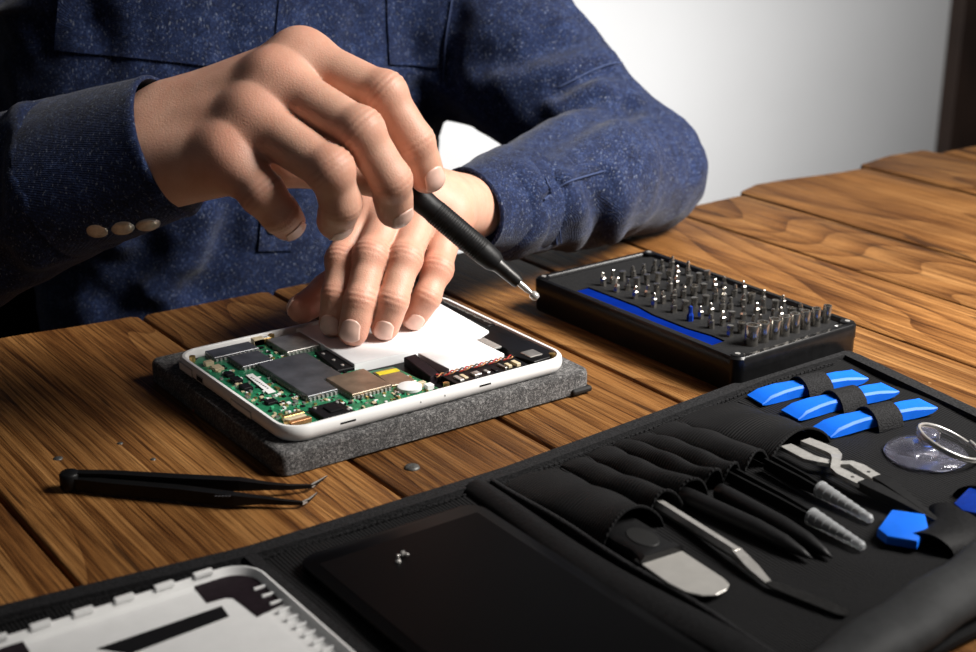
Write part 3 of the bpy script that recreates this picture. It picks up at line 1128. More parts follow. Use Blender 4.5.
    # --- two black nylon spudgers
    for (p, q), lb in ((((693, 499), (812, 556)), 'black nylon spudger next to the bright steel spudger'), (((728, 496), (832, 555)), 'black nylon spudger beside the pen with the clear cap')):
        a, b = at(*p, .006), at(*q, .005)
        o = thing('nylon_spudger', lb, 'spudger', (a.x, a.y, KZ + .001), math.atan2(b.y - a.y, b.x - a.x), 'black nylon spudgers')
        ln = (b - a).length
        bm = NB(); tube(bm, [(-.006, 0, .0040), (0, 0, .0042), (ln * .55, 0, .0042), (ln * .78, 0, .0036), (ln * .92, 0, .0024), (ln, 0, .0016)], [.0043, .0044, .0044, .0036, .0022, .0006], 12)
        bmesh.ops.scale(bm, vec=(1, 1, .95), verts=bm.verts)
        obj('spudger_body', bm, 'matte_black', o, True)

    # --- two black tweezers whose points wear clear caps
    for (p, m, q), lb in ((((752, 485), (812, 518), (861, 545)), 'black tweezers in a clear ribbed cap, by the nylon spudgers'),
                          (((788, 472), (820, 491), (869, 518)), 'black tweezers in a clear ribbed cap, under the crossed tweezers')):
        a, b, c = at(*p, .0062), at(*m, .0058), at(*q, .005)
        o = thing('capped_tweezers', lb, 'tweezers', (a.x, a.y, KZ + .001), math.atan2(c.y - a.y, c.x - a.x), 'capped tweezers')
        l1, l2 = (b - a).length, (c - a).length
        for sy in (-1, 1):
            bm = NB(); ribbon(bm, [(-.014, sy * .0026, .0036), (l1 * .5, sy * .0022, .0036), (l1, sy * .0016, .0036), (l2 - .006, sy * .0005, .0032)], [.0012, .0012, .0012, .0007], [.0060, .0060, .0044, .0010])
            obj('arm', bm, 'tweezer_black', o)
        prof = []
        n_ = 7
        for k in range(n_ + 1):
            f = k / n_
            r = .0043 - .0020 * f
            prof += [(r, f * (l2 - l1)), (r, f * (l2 - l1) + .0014), (r - .0004, f * (l2 - l1) + .0016)]
        prof = [(pr, pz - .001) for pr, pz in prof]
        prof += [(.0012, l2 - l1 + .002)]
        bm = NB(); lathe(bm, prof, 16, axis_mat((l1, 0, .0040), (l2, 0, .0026)))
        autosmooth(obj('clear_cap', bm, 'clear_plastic', o), 50)

    # --- cross-lock tweezers
    o0 = at(806, 453, .005)
    e0 = at(937, 519, .006)
    o = thing('crossed_tweezers', 'cross-lock steel tweezers with black grips in the widest pocket', 'tweezers', (o0.x, o0.y, KZ + .001), math.atan2(e0.y - o0.y, e0.x - o0.x))
    ln = (e0 - o0).length
    for sy in (-1, 1):
        pts = [(-.008, sy * .0066, .0048), (0, sy * .0072, .0052), (.010, sy * .0078, .0056), (.0150, sy * .0060, .0058), (.0205, -sy * .0005 * 0 + sy * .0005, .0060 + sy * .0012), (.0260, -sy * .0052, .0058), (.0310, -sy * .0060, .0056), (.045, -sy * .0050, .0052)]
        bm = NB(); ribbon(bm, pts, [.0068, .0072, .0072, .0058, .0040, .0048, .0066, .0066], [.0020] * 8)
        arm = obj('arm', bm, 'dull_steel', o)
        bm = NB(); ribbon(bm, [(.044, -sy * .0050, .0052), (.052, -sy * .0046, .0050), (ln * .75, -sy * .0028, .0044), (ln, -sy * .0006, .0030)], [.0064, .0074, .0052, .0010], [.0040, .0046, .0036, .0010])
        obj('grip', bm, 'matte_black', arm)
        bm = NB(); lathe(bm, [(.0009, .0060), (.0009, .0066), (.0004, .0068)], 10)
        r = obj('rivet', bm, 'dark_steel', arm); r.location = (.038, -sy * .0054, 0)

    # --- blue opening picks in the straps
    for (p, rz), lb in (((at(905, 527, .006), .5), 'blue opening pick half inside a black strap beside the folded flap'), ((at(981, 503, .006), .4), 'dark blue opening pick in the strap below the suction cup')):
        o = thing('opening_pick', lb, 'opening pick', (p.x, p.y, KZ + .0012), rz)
        m = 'blue_plastic' if 'half' in lb else 'dark_blue'
        bm = NB(); prism(bm, [(-.0145, -.008), (-.0155, .005), (-.010, .0105), (.012, .0085), (.014, -.0065), (.002, -.0100)], .0012, .0056, .0014, 2)
        autosmooth(obj('pick_body', bm, m, o), 40)


build_roll_tools()


# ================================================================== screen, screws, back cover, tweezers
def build_loose():
    # screen panel
    x0, x1, y0, y1 = .2575, .3535, .305, .506
    t = thing('screen_panel', 'loose black glass screen panel lying on the tool roll', 'screen panel', ((x0 + x1) / 2, (y0 + y1) / 2, KZ + .0012))
    L = Vector((-(x0 + x1) / 2, -(y0 + y1) / 2, 0))
    bm = NB(); prism(bm, rrect(x0, x1, y0, y1, .008, 6), 0, .0034, .0008, 2)
    o = obj('panel', bm, 'screen_black', t); o.location = L; autosmooth(o, 40)
    bm = NB(); prism(bm, rrect(x0 + .006, x1 - .006, y0 + .010, y1 - .010, .001, 2), .0034, .0036)
    o = obj('display_area', bm, 'screen_black', t); o.location = L
    c = PZ(398, 562, .009)
    o = thing('small_screw', 'tiny steel screw standing on the black screen panel', 'screw', (c[0], c[1], KZ + .0048))
    bm = NB(); lathe(bm, [(.0013, 0), (.0013, .0008), (.0007, .0012), (.0007, .0034), (.0003, .0038)], 12)
    obj('screw_shank', bm, 'steel', o)
    c2 = PZ(402, 556, .009)
    o = thing('small_screw', 'tiny steel screw lying beside the standing one on the screen', 'screw', (c2[0], c2[1], KZ + .0061), 0.6)
    bm = NB(); lathe(bm, [(.0013, 0), (.0013, .0008), (.0007, .0012), (.0007, .0030), (.0003, .0034)], 12, Matrix.Rotation(math.radians(90), 4, 'X'))
    obj('screw_shank', bm, 'steel', o)

    # back cover, inside facing up
    x0, x1, y0, y1 = .0500, .2385, .3720, .5120
    z0 = KZ + .0016
    t = thing('back_cover', 'white plastic tablet back cover lying inside up on the tool roll', 'cover', ((x0 + x1) / 2, (y0 + y1) / 2, z0))
    L = Vector((-(x0 + x1) / 2, -(y0 + y1) / 2, -z0))
    rings = []
    for ins, z in ((.004, z0), (.0010, z0 + .0016), (.0, z0 + .0045), (.0002, z0 + .0066), (.0012, z0 + .0068), (.0018, z0 + .0058), (.0030, z0 + .0036), (.0060, z0 + .0028)):
        rings.append([Vector((x, y, z)) for x, y in rrect(x0 + ins, x1 - ins, y0 + ins, y1 - ins, .0150 - ins, 8)])
    bm = NB(); loft(bm, rings)
    o = obj('shell', bm, 'white_plastic', t); o.location = L; autosmooth(o, 40)
    zi = z0 + .0029
    # rim clips
    for x in np.arange(x0 + .022, x1 - .016, .0175):
        b = NB(); box(b, x, x + .0085, y1 - .0026, y1 + .0004, z0 + .0060, z0 + .0082, .0004)
        q = obj('rim_clip', b, 'white_plastic', t); q.location = L
    for y in np.arange(y0 + .018, y1 - .018, .0072):
        b = NB(); box(b, x1 - .0085, x1 - .0018, y, y + .0012, zi - .0003, z0 + .0046, .0003)
        q = obj('rim_rib', b, 'white_dull', t); q.location = L
    b = NB(); prism(b, rrect(x0 + .012, x1 - .0125, y0 + .012, y1 - .006, .006, 5), zi - .0002, zi + .0003)
    q = obj('inner_sheet', b, 'white_dull', t); q.location = L
    zi += .0004

    def onc(pts):
        return [tuple(PZ(x / 1.952, 450 + y / 1.952, zi)[:2]) for x, y in pts]

    b = NB(); prism(b, onc([(374, 262), (400, 250), (450, 237), (488, 237), (512, 246), (558, 290), (553, 300), (502, 326), (470, 300), (455, 289), (440, 289), (404, 299)]), zi - .0002, zi + .0003, .0001, 1)
    q = obj('antenna_patch', b, 'patch_dark', t); q.location = L
    b = NB(); prism(b, onc([(190, 388), (433, 305), (447, 325), (255, 398)]), zi - .0002, zi + .0003, .0001, 1)
    q = obj('foam_strip', b, 'chip_black', t); q.location = L
    b = NB(); prism(b, onc([(-60, 388), (42, 369), (58, 394), (62, 430), (-60, 440)]), zi - .0002, zi + .0003, .0001, 1)
    q = obj('antenna_patch', b, 'patch_dark', t); q.location = L

    # black curved tweezers on the wood: two arms joined at the butt
    def w(px, py, z):
        return Vector(PZ(px, py, z))
    b0 = w(66, 479, .005)
    t = thing('curved_tweezers', 'black bent-tip tweezers lying on the bare wood', 'tweezers', (b0.x, b0.y, 0))
    L = Vector((-b0.x, -b0.y, 0))
    A = [w(67, 477, .006), w(110, 478, .0062), (w(180, 482, .0070)), w(240, 484, .0068), w(268, 486, .0054), w(290, 487, .0042), w(311, 486, .0030), w(318, 482, .0022), w(327, 476, .0016)]
    B = [w(67, 482, .004), w(110, 487, .0042), w(180, 493, .0046), w(235, 499, .0044), w(262, 500, .0038), w(284, 502, .0032), w(302, 503, .0026), w(309, 500, .0020), w(317, 493, .0014)]
    for P, nm in ((A, 'arm'), (B, 'arm')):
        bm = NB(); ribbon(bm, [p + L for p in P], [.0042, .0048, .0050, .0046, .0030, .0022, .0015, .0011, .0004], [.0062, .0066, .0066, .0056, .0032, .0024, .0017, .0012, .0005])
        a_ = obj(nm, bm, 'tweezer_black', t)
        bm = NB(); ribbon(bm, [P[-3] + L, P[-2] + L, P[-1] + L], [.0013, .0010, .0004], [.0017, .0013, .0005])
        obj('bare_tip', bm, 'dull_steel', a_)
        if P is B:
            bm = NB()
            for k in range(5):
                c = w(216 + k * 3.4, 498, .0066) + L
                box(bm, c.x - .0006, c.x + .0006, c.y - .0004, c.y + .0004, .0076, .00775)
            obj('printed_marks', bm, 'print_grey', a_)
    bm = NB(); lathe(bm, [(.0044, .0006), (.0050, .0016), (.0050, .0084), (.0042, .0094)], 18)
    o = obj('butt', bm, 'tweezer_black', t, True); o.location = w(70, 480, .005) + L; o.location.z = 0
    # speck of red wire sheath
    c = PZ(203, 408, .001)
    b = NB(); tube(b, catmull([(0, 0, .0011), (.002, .0012, .0011), (.0042, .0006, .0011), (.0048, -.0012, .0011)], 4), .0010, 8)
    o = obj('wire_scrap', b, 'red_bit', None, True)
    o.location = (c[0] - .006, c[1] - .001, 0)
    tag(o, 'tiny reddish scrap of wire lying beside the felt pad', 'scrap')


build_loose()


# ================================================================== the person: distance fields meshed with surface nets
def vnorm(v):
    v = np.asarray(v, float)
    return v / np.linalg.norm(v)


def smin(a, b, k):
    h = np.clip(0.5 + 0.5 * (b - a) / k, 0, 1)
    return b * (1 - h) + a * h - k * h * (1 - h)


def cone(P, a, b, r1, r2, n=None, kn=1.0):
    """tapered capsule; along n it is kn times as thick"""
    a, b = np.asarray(a, np.float32), np.asarray(b, np.float32)
    ba = b - a
    t = np.clip(((P - a) @ ba) / float(ba @ ba), 0, 1)
    w = P - a - t[:, None] * ba
    if n is None:
        d = np.sqrt((w * w).sum(1))
    else:
        n = np.asarray(n, np.float32)
        q = w @ n
        w2 = (w * w).sum(1) + q * q * (1 / kn ** 2 - 1)
        d = np.sqrt(np.maximum(w2, 1e-12))
        return (d - (r1 + (r2 - r1) * t)) * min(1.0, kn)
    return d - (r1 + (r2 - r1) * t)


def ellipsoid(P, c, r):
    r = np.asarray(r, np.float32)
    q = (P - np.asarray(c, np.float32)) / r
    k0 = np.sqrt((q * q).sum(1)) + 1e-9
    q2 = q / r
    k1 = np.sqrt((q2 * q2).sum(1)) + 1e-9
    return k0 * (k0 - 1) / k1


def net(sdf, lo, hi, vox, proj=1):
    lo, hi = np.asarray(lo, float), np.asarray(hi, float)
    n = (np.ceil((hi - lo) / vox).astype(int) // 4 + 1) * 4
    cn = n // 4 + 1
    cx = [lo[i] + np.arange(cn[i]) * vox * 4 for i in range(3)]
    G = np.stack(np.meshgrid(*cx, indexing='ij'), -1).reshape(-1, 3).astype(np.float32)
    dc = sdf(G).reshape(cn)
    F = np.repeat(np.repeat(np.repeat(dc, 4, 0), 4, 1), 4, 2)
    F = F[2:2 + n[0] - 2 + 1, 2:2 + n[1] - 2 + 1, 2:2 + n[2] - 2 + 1]
    sh = F.shape
    # fine sample (i) sits at lo + (i) * vox; nearest coarse node index = (i + 2) // 4
    idx = np.argwhere(np.abs(F) < vox * 8.0)
    P = (lo + idx * vox).astype(np.float32)
    F = F.copy()
    vals = np.concatenate([sdf(P[i:i + 400000]) for i in range(0, len(P), 400000)])
    F[idx[:, 0], idx[:, 1], idx[:, 2]] = vals
    ins = F < 0
    s = [slice(None, -1), slice(1, None)]
    cnt = sum(ins[s[a], s[b], s[c]].astype(np.int8) for a in (0, 1) for b in (0, 1) for c in (0, 1))
    act = (cnt > 0) & (cnt < 8)
    ci = np.argwhere(act)
    cid = -np.ones(act.shape, np.int64)
    cid[act] = np.arange(len(ci))
    cor = [(a, b, c) for a in (0, 1) for b in (0, 1) for c in (0, 1)]
    V = {k: F[ci[:, 0] + k[0], ci[:, 1] + k[1], ci[:, 2] + k[2]] for k in cor}
    acc = np.zeros((len(ci), 3)); num = np.zeros(len(ci))
    for k in cor:
        for ax in range(3):
            if k[ax] == 0:
                k2 = list(k); k2[ax] = 1; k2 = tuple(k2)
                a, b = V[k], V[k2]
                m = (a < 0) != (b < 0)
                t = np.where(m, a / np.where(m, a - b, 1), 0)
                p = np.tile(np.array(k, float), (len(ci), 1))
                p[:, ax] += t
                acc += p * m[:, None]; num += m
    verts = lo + (ci + acc / num[:, None]) * vox
    faces = []
    for ax in range(3):
        o1, o2 = [(1, 2), (2, 0), (0, 1)][ax]
        sa = [slice(None)] * 3; sb = [slice(None)] * 3
        sa[ax] = slice(None, -1); sb[ax] = slice(1, None)
        e = np.argwhere(ins[tuple(sa)] != ins[tuple(sb)])
        e = e[(e[:, o1] > 0) & (e[:, o2] > 0) & (e[:, o1] < sh[o1] - 1) & (e[:, o2] < sh[o2] - 1)]
        fl = ins[tuple(sa)][e[:, 0], e[:, 1], e[:, 2]]
        q = []
        for d1, d2 in ((-1, -1), (0, -1), (0, 0), (-1, 0)):
            k = e.copy(); k[:, o1] += d1; k[:, o2] += d2
            q.append(cid[k[:, 0], k[:, 1], k[:, 2]])
        q = np.stack(q, 1)
        q[~fl] = q[~fl][:, ::-1]
        faces.append(q)
    faces = np.concatenate(faces)
    for _ in range(proj):
        g, d = grad(sdf, verts, vox * .5)
        verts = verts - g * np.clip(d, -vox, vox)[:, None]
    return verts, faces


def grad(sdf, v, e):
    P = v.astype(np.float32)
    d = sdf(P)
    g = np.stack([sdf((v + np.eye(3)[i] * e).astype(np.float32)) - sdf((v - np.eye(3)[i] * e).astype(np.float32)) for i in range(3)], 1)
    return g / (np.linalg.norm(g, axis=1, keepdims=True) + 1e-12), d


def march(sdf, o, d, tmax=3.0, t0=0.0):
    """first hit of rays o + t d; arrays"""
    o = np.asarray(o, float); d = np.asarray(d, float)
    d = d / np.linalg.norm(d, axis=1, keepdims=True)
    t = np.full(len(d), t0)
    for _ in range(90):
        s = sdf((o + d * t[:, None]).astype(np.float32))
        t = np.minimum(t + s * 0.8, tmax)
    return o + d * t[:, None], t < tmax - 1e-3


# ------------------------------------------------------------------ hands
class Hand:
    def __init__(self, wrist, elbow, fingers, thumb, rad, thumb_rad, scale=1.0, wr=.0265, bias=0.0):
        self.bias = bias
        self.wrist, self.elbow = np.array(wrist), np.array(elbow)
        self.f = [np.array(f) for f in fingers]          # each MCP, PIP, DIP, TIP ; index..little
        self.th = np.array(thumb)                        # CMC, MCP, IP, TIP
        self.rad, self.trad = rad, thumb_rad
        mi = self.f[1][0]
        fwd = vnorm(mi - self.wrist)
        across = vnorm(self.f[3][0] - self.f[0][0])
        n = np.cross(across, fwd)
        # dorsal side looks up / to the camera
        if n @ (CAM0 - mi) < 0:
            n = -n
        self.n = vnorm(n)
        self.wr = wr
        self.creases = []
        for f in self.f:
            d1, d2, d3 = vnorm(f[1] - f[0]), vnorm(f[2] - f[1]), vnorm(f[3] - f[2])
            dn = vnorm(d1 - d3 + 0.15 * self.n + self.bias * vnorm(CAM0 - f[3]))
            self.creases.append((f[1], vnorm(d1 + d2), dn, 0))
            self.creases.append((f[2], vnorm(d2 + d3), dn, 1))

    def sdf(self, P):
        n = self.n
        w = self.wrist
        palm = None
        k = .017 if self.bias else .012
        el = self.elbow
        fa = cone(P, w - vnorm(w - el) * .0, w + vnorm(el - w) * .10, self.wr, self.wr * 1.18, n, .78)
        palm = fa
        for i, f in enumerate(self.f):
            m = f[0]
            across = vnorm(self.f[3][0] - self.f[0][0])
            base = w + across * (i - 1.5) * (.0115 if self.bias else .0062) + vnorm(m - w) * .008
            r = (.0135, .0140, .0130, .0120)[i]
            rb = .0140 if self.bias else .0105
            palm = smin(palm, cone(P, base - n * .004, m - n * .0045, rb, r), k)
            palm = smin(palm, cone(P, base - n * .010, m - n * .012 - vnorm(m - w) * .006, rb - .001, .0105), k)
            # extensor tendon / metacarpal ridge
            palm = smin(palm, cone(P, base + n * (.0065 if self.bias else .003), m + n * .0030, .0085 if self.bias else .0048, .0062), .014)
        F = None
        for i, f in enumerate(self.f):
            r0, r1, r2, r3 = self.rad[i]
            d = cone(P, f[0], f[1], r0, r1 * .97)
            mid = (f[0] + f[1]) / 2
            d = smin(d, cone(P, f[1], f[2], r1 * .96, r2 * .98), .0035)
            d = smin(d, cone(P, f[2], f[3], r2 * .98, r3), .0035)
            # knuckle body
            dn = self.creases[2 * i][2]
            d = smin(d, cone(P, f[1] + dn * r1 * .16, f[1] + dn * r1 * .17, r1 * .92, r1 * .92), .005)
            # pad
            d = smin(d, cone(P, f[3] - dn * r3 * .18, f[2] * .45 + f[3] * .55 - dn * r2 * .15, r3 * .92, r2 * .88), .004)
            F = d if F is None else smin(F, d, .0012)
        kn = None
        for i, f in enumerate(self.f):
            b = cone(P, f[0] - n * .0016, f[0] - n * .0015, self.rad[i][0] * .94, self.rad[i][0] * .94)
            palm = smin(palm, b, .013)
        d = smin(palm, F, .009)
        t = self.th
        T = cone(P, t[0], t[1], self.trad[0], self.trad[1])
        T = smin(T, cone(P, t[1], t[2], self.trad[1], self.trad[2]), .006)
        T2 = smin(cone(P, t[1], t[2], self.trad[1], self.trad[2]), cone(P, t[2], t[3], self.trad[2], self.trad[3]), .004)
        d = smin(d, T, .010)
        d = smin(d, T2, .0020)
        # knuckle creases
        for c, tt, dn, kind in self.creases:
            q = P - c.astype(np.float32)
            s = q @ tt.astype(np.float32)
            h = q @ dn.astype(np.float32)
            near = (q * q).sum(1) < .018 ** 2
            amp = .00022 if kind == 0 else .00018
            wv = amp * (np.cos(s * 2 * math.pi / .0034)) * np.exp(-(s / .0042) ** 2) * np.clip(h / .006, 0, 1) * near
            d = d + wv
        return d

    def mesh(self, vox):
        pts = np.concatenate([np.concatenate(self.f), self.th, [self.wrist, self.wrist + vnorm(self.elbow - self.wrist) * .07]])
        return net(self.sdf, pts.min(0) - .026, pts.max(0) + .026, vox, 1)

    def attrs(self, v):
        blush = np.zeros(len(v)); crease = np.zeros(len(v))
        for i, f in enumerate(self.f):
            for j, (wd, am) in enumerate(((.013, .62), (.0085, .72), (.007, .5), (.0085, .5))):
                blush = np.maximum(blush, am * np.exp(-((np.linalg.norm(v - f[j], axis=1) / (wd * 1.35)) ** 4)))
        for j, am in ((2, .45), (3, .55)):
            blush = np.maximum(blush, am * np.exp(-((np.linalg.norm(v - self.th[j], axis=1) / .014) ** 4)))
        for c, tt, dn, kind in self.creases:
            q = v - c
            s = q @ tt; h = q @ dn
            near = np.linalg.norm(q, axis=1) < .016
            wv = np.clip(np.cos(s * 2 * math.pi / .0034), 0, 1) ** 2 * np.exp(-(s / .0045) ** 2) * np.clip(h / .006, 0, 1) * near
            crease = np.maximum(crease, wv)
        return blush, crease

    def nails(self, which, wscale=1.0):
        out = []
        for i in which:
            if i < 4:
                f = self.f[i]; dn = self.creases[2 * i + 1][2]; r = self.rad[i][3]
            else:
                f = self.th; r = self.trad[3]
                dn = self.thumb_n
            a = vnorm(f[3] - f[2])
            dn = vnorm(dn - a * (dn @ a))
            sd = np.cross(a, dn)
            wid, ln = r * 1.42 * wscale, r * 1.55
            nu, nv = 12, 10
            O = []; par = []
            for v_ in range(nv + 1):
                for u_ in range(nu + 1):
                    u, v = 2 * u_ / nu - 1, v_ / nv
                    # rounded free edge and cuticle
                    uu = u
                    e1 = 1 - max(0, (abs(u)) ** 2.6) * .42
                    al = -ln * .55 + (v - .5) * 0 + ln * (.5 + (v - .5) * e1)
                    wu = wid / 2 * (1 - .10 * (1 - v))
                    O.append(f[3] + a * (al + r * .12) + sd * uu * wu + dn * .03)
            O = np.array(O)
            H_, ok = march(self.sdf, O, np.tile(-dn, (len(O), 1)), .06)
            g, _ = grad(self.sdf, H_, .0006)
            up = []
            for q in range(len(O)):
                v = (q // (nu + 1)) / nv
                up.append(.00030 + .00028 * v)
            top = H_ + g * np.array(up)[:, None]
            bot = H_ - g * .0006
            vs_ = np.concatenate([top, bot])
            fs = []
            N1 = (nu + 1) * (nv + 1)
            ix = lambda u, v: v * (nu + 1) + u
            for v in range(nv):
                for u in range(nu):
                    fs.append((ix(u, v), ix(u + 1, v), ix(u + 1, v + 1), ix(u, v + 1)))
            ring = [ix(u, 0) for u in range(nu)] + [ix(nu, v) for v in range(nv)] + [ix(u, nv) for u in range(nu, 0, -1)] + [ix(0, v) for v in range(nv, 0, -1)]
            for q in range(len(ring)):
                A, B = ring[q], ring[(q + 1) % len(ring)]
                fs.append((A, A + N1, B + N1, B))
            me = bpy.data.meshes.new('fingernail')
            me.from_pydata([tuple(p) for p in vs_], [], fs)
            bm = bmesh.new(); bm.from_mesh(me); bmesh.ops.recalc_face_normals(bm, faces=bm.faces); bm.to_mesh(me); bm.free()
            out.append(me)
        return out


ZBAT = 0.0229


def left_hand():
    # person's left hand, flat on the battery; fingertips touch it
    def tip(px, py, r):
        return PZ(px, py, ZBAT + r * .96)
    rad = [(.0118, .0098, .0090, .0079), (.0120, .0101, .0093, .0082), (.0117, .0098, .0090, .0079), (.0108, .0090, .0082, .0073)]
    ix = [PD(364, 208, .882), PD(343, 260, .862), PD(337, 295, .853), tip(333, 323, .0083)]
    mi = [PD(396, 200, .886), PD(371, 256, .854), PD(360, 301, .843), tip(353, 331, .0086)]
    ri = [PD(424, 204, .890), PD(405, 259, .857), PD(393, 301, .846), tip(385, 326, .0083)]
    li = [PD(449, 220, .895), PD(437, 269, .871), PD(427, 297, .863), tip(414, 317, .0076)]
    wrist = PD(467, 212, .966)
    thumb = [PD(420, 228, .945), PD(368, 262, .905), PD(328, 292, .892), PD(302, 309, .874)]
    h = Hand(wrist, LEL, [ix, mi, ri, li], thumb, rad, (.0150, .0125, .0108, .0088), wr=.0225)
    h.thumb_n = vnorm(np.array([-.2, 1.0, .5]))
    return h


def right_hand():
    rad = [(.0138, .0116, .0104, .0090), (.0142, .0120, .0108, .0093), (.0138, .0118, .0106, .0092), (.0128, .0112, .0102, .0090)]
    ix = [PD(300, 58, .772), PD(384, 94, .757), PD(415, 142, .761), PD(427, 175, .772)]
    mi = [PD(274, 82, .759), PD(360, 131, .737), PD(391, 180, .746), PD(395, 209, .765)]
    ri = [PD(252, 118, .750), PD(330, 170, .729), PD(341, 204, .741), PD(336, 221, .757)]
    li = [PD(226, 154, .745), PD(262, 193, .741), PD(279, 213, .746), PD(287, 222, .757)]
    wrist = PD(145, 142, .778)
    thumb = [PD(205, 118, .792), PD(284, 162, .806), PD(350, 172, .812), PD(396, 186, .8015)]
    h = Hand(wrist, REL, [ix, mi, ri, li], thumb, rad, (.0165, .0130, .0112, .0090), wr=.0290, bias=0.75)
    h.thumb_n = vnorm(np.array([0, 1.0, 0.3]))
    return h


# ------------------------------------------------------------------ joints of the arms and the trunk
LEL = np.array([.744, .836, .047])                 # left elbow rests on the table
REL = PD(-215, 282, .885)                          # right elbow, outside the frame
LSH = PY(360, -78, 1.085)
RSH = np.array([.290, 1.050, .275])
TC = np.array([.512, 1.075])                       # trunk axis


def sinnoise(P, f, seed, n=5):
    rs = np.random.RandomState(seed)
    out = np.zeros(len(P), np.float32)
    for i in range(n):
        d = rs.normal(size=3); d /= np.linalg.norm(d)
        fr = f * rs.uniform(.6, 1.6)
        out += np.sin((P @ d.astype(np.float32)) * np.float32(fr) + rs.uniform(0, 6) + 1.3 * np.sin(P @ rs.normal(size=3).astype(np.float32) * f * .5)) / n
    return out


class Shirt:
    def __init__(self, LH, RH):
        self.LH, self.RH = LH, RH
        a = vnorm(LH.wrist - LEL)
        self.lc1 = PD(467, 211, .955)             # left cuff opening
        self.lc0 = self.lc1 - a * .060
        self.ldir = a
        b = vnorm(RH.wrist - REL)
        self.rc1 = PD(172, 144, .778)
        self.rc0 = PD(58, 182, .796)
        b = vnorm(self.rc1 - self.rc0)
        self.rdir = b
        self.folds = []

    def limb(self, P, pts):
        d = None
        for (a, ra), (b, rb) in zip(pts[:-1], pts[1:]):
            c = cone(P, a, b, ra, rb)
            d = c if d is None else smin(d, c, .022)
        return d

    def base(self, P):
        # trunk
        c0 = np.array([TC[0], TC[1] + .01, -.20]); c1 = np.array([TC[0], TC[1], .10]); c2 = np.array([TC[0], TC[1], .20])
        tr = cone(P, c0, c1, .165, .178, (0, 1, 0), .68)
        tr = smin(tr, cone(P, c1, c2, .178, .160, (0, 1, 0), .66), .03)
        sh = cone(P, LSH + [-.045, 0, 0], RSH + [.045, 0, 0], .075, .075)
        tr = smin(tr, sh, .06)
        tr = smin(tr, cone(P, [TC[0], TC[1] - .01, .27], [TC[0], TC[1] - .012, .325], .072, .064), .03)
        # left arm
        mid = LSH * .45 + LEL * .55
        L1 = cone(P, LSH, mid, .074, .060)
        L1 = smin(L1, cone(P, mid, LEL + [-.008, .012, .008], .060, .050), .02)
        L2 = cone(P, LEL, self.lc0 * .5 + LEL * .5 + [0, 0, .004], .050, .047)
        L2 = smin(L2, cone(P, self.lc0 * .5 + LEL * .5 + [0, 0, .004], self.lc0 + self.ldir * .014, .047, .038), .02)
        # right arm
        mid = RSH * .5 + REL * .5
        R1 = cone(P, RSH, mid, .070, .056)
        R1 = smin(R1, cone(P, mid, REL, .056, .052), .02)
        R2 = cone(P, REL, self.rc0 * .6 + REL * .4, .054, .048)
        R2 = smin(R2, cone(P, self.rc0 * .6 + REL * .4, self.rc0 + self.rdir * .016, .050, .0425), .02)
        self._r2 = R2
        d = smin(tr, L1, .035)
        d = smin(d, R1, .03)
        d = smin(d, smin(L2, 1e3 + 0 * L2, .001), .010)
        d = smin(d, R2, .014)
        return d

    def sdf(self, P):
        d = self.base(P)
        m = d < .03
        if m.any():
            Q = P[m]
            w = .0036 * sinnoise(Q, 55, 3) + .0020 * sinnoise(Q, 125, 9) + .0005 * sinnoise(Q, 300, 5)
            for pl, amp, wd in self.folds:
                near = None
                for a, b in zip(pl[:-1], pl[1:]):
                    ba = (b - a).astype(np.float32)
                    t = np.clip(((Q - a.astype(np.float32)) @ ba) / float(ba @ ba), 0, 1)
                    dd = ((Q - a.astype(np.float32) - t[:, None] * ba) ** 2).sum(1)
                    near = dd if near is None else np.minimum(near, dd)
                w = w + 1.8 * amp * np.exp(-near / wd ** 2)
            # cloth never sinks into the table top
            d[m] = d[m] - w
        tz = np.where((P[:, 1] < .895), .0016 - P[:, 2], -1.0)
        return np.maximum(d, tz)

    def hit(self, pts, fn=None):
        D = np.array([ray(x, y) for x, y in pts])
        H_, ok = march(fn or self.sdf, np.tile(CAM0, (len(D), 1)), D, 2.2, .5)
        return H_, ok

    def add_folds(self, lst):
        for pl, amp, wd in lst:
            H_, ok = self.hit(pl, self.base)
            if ok.sum() > 1:
                self.folds.append((H_[ok], amp, wd))


def mesh_from(name, v, f, m, parent=None, smooth=True):
    me = bpy.data.meshes.new(name)
    me.from_pydata(v.tolist() if hasattr(v, 'tolist') else v, [], f.tolist() if hasattr(f, 'tolist') else f)
    return obj(name, me, m, parent, smooth)


def patch(shirt, quad, nu, nv, thick, off=.0006):
    """cloth piece laid on the shirt: corners in photo pixels, followed over the shirt's surface"""
    (a, b, c, d) = [np.array(q, float) for q in quad]      # a-b top, d-c bottom
    px = []
    for j in range(nv + 1):
        for i in range(nu + 1):
            u, v = i / nu, j / nv
            px.append((a * (1 - u) + b * u) * (1 - v) + (d * (1 - u) + c * u) * v)
    H_, ok = shirt.hit(px)
    g, _ = grad(shirt.sdf, H_, .003)
    top = H_ + g * (off + thick); bot = H_ - g * .0012
    N1 = len(px)
    V_ = np.concatenate([top, bot])
    ix = lambda u, v: v * (nu + 1) + u
    fs = [(ix(i, j), ix(i, j + 1), ix(i + 1, j + 1), ix(i + 1, j)) for j in range(nv) for i in range(nu)]
    ring = [ix(u, 0) for u in range(nu)] + [ix(nu, v) for v in range(nv)] + [ix(u, nv) for u in range(nu, 0, -1)] + [ix(0, v) for v in range(nv, 0, -1)]
    for q in range(len(ring)):
        A, B = ring[q], ring[(q + 1) % len(ring)]
        fs.append((A, B, B + N1, A + N1))
    bm = NB()
    vs_ = [bm.verts.new(p) for p in V_]
    for f in fs:
        bm.faces.new([vs_[i] for i in f])
    return bm


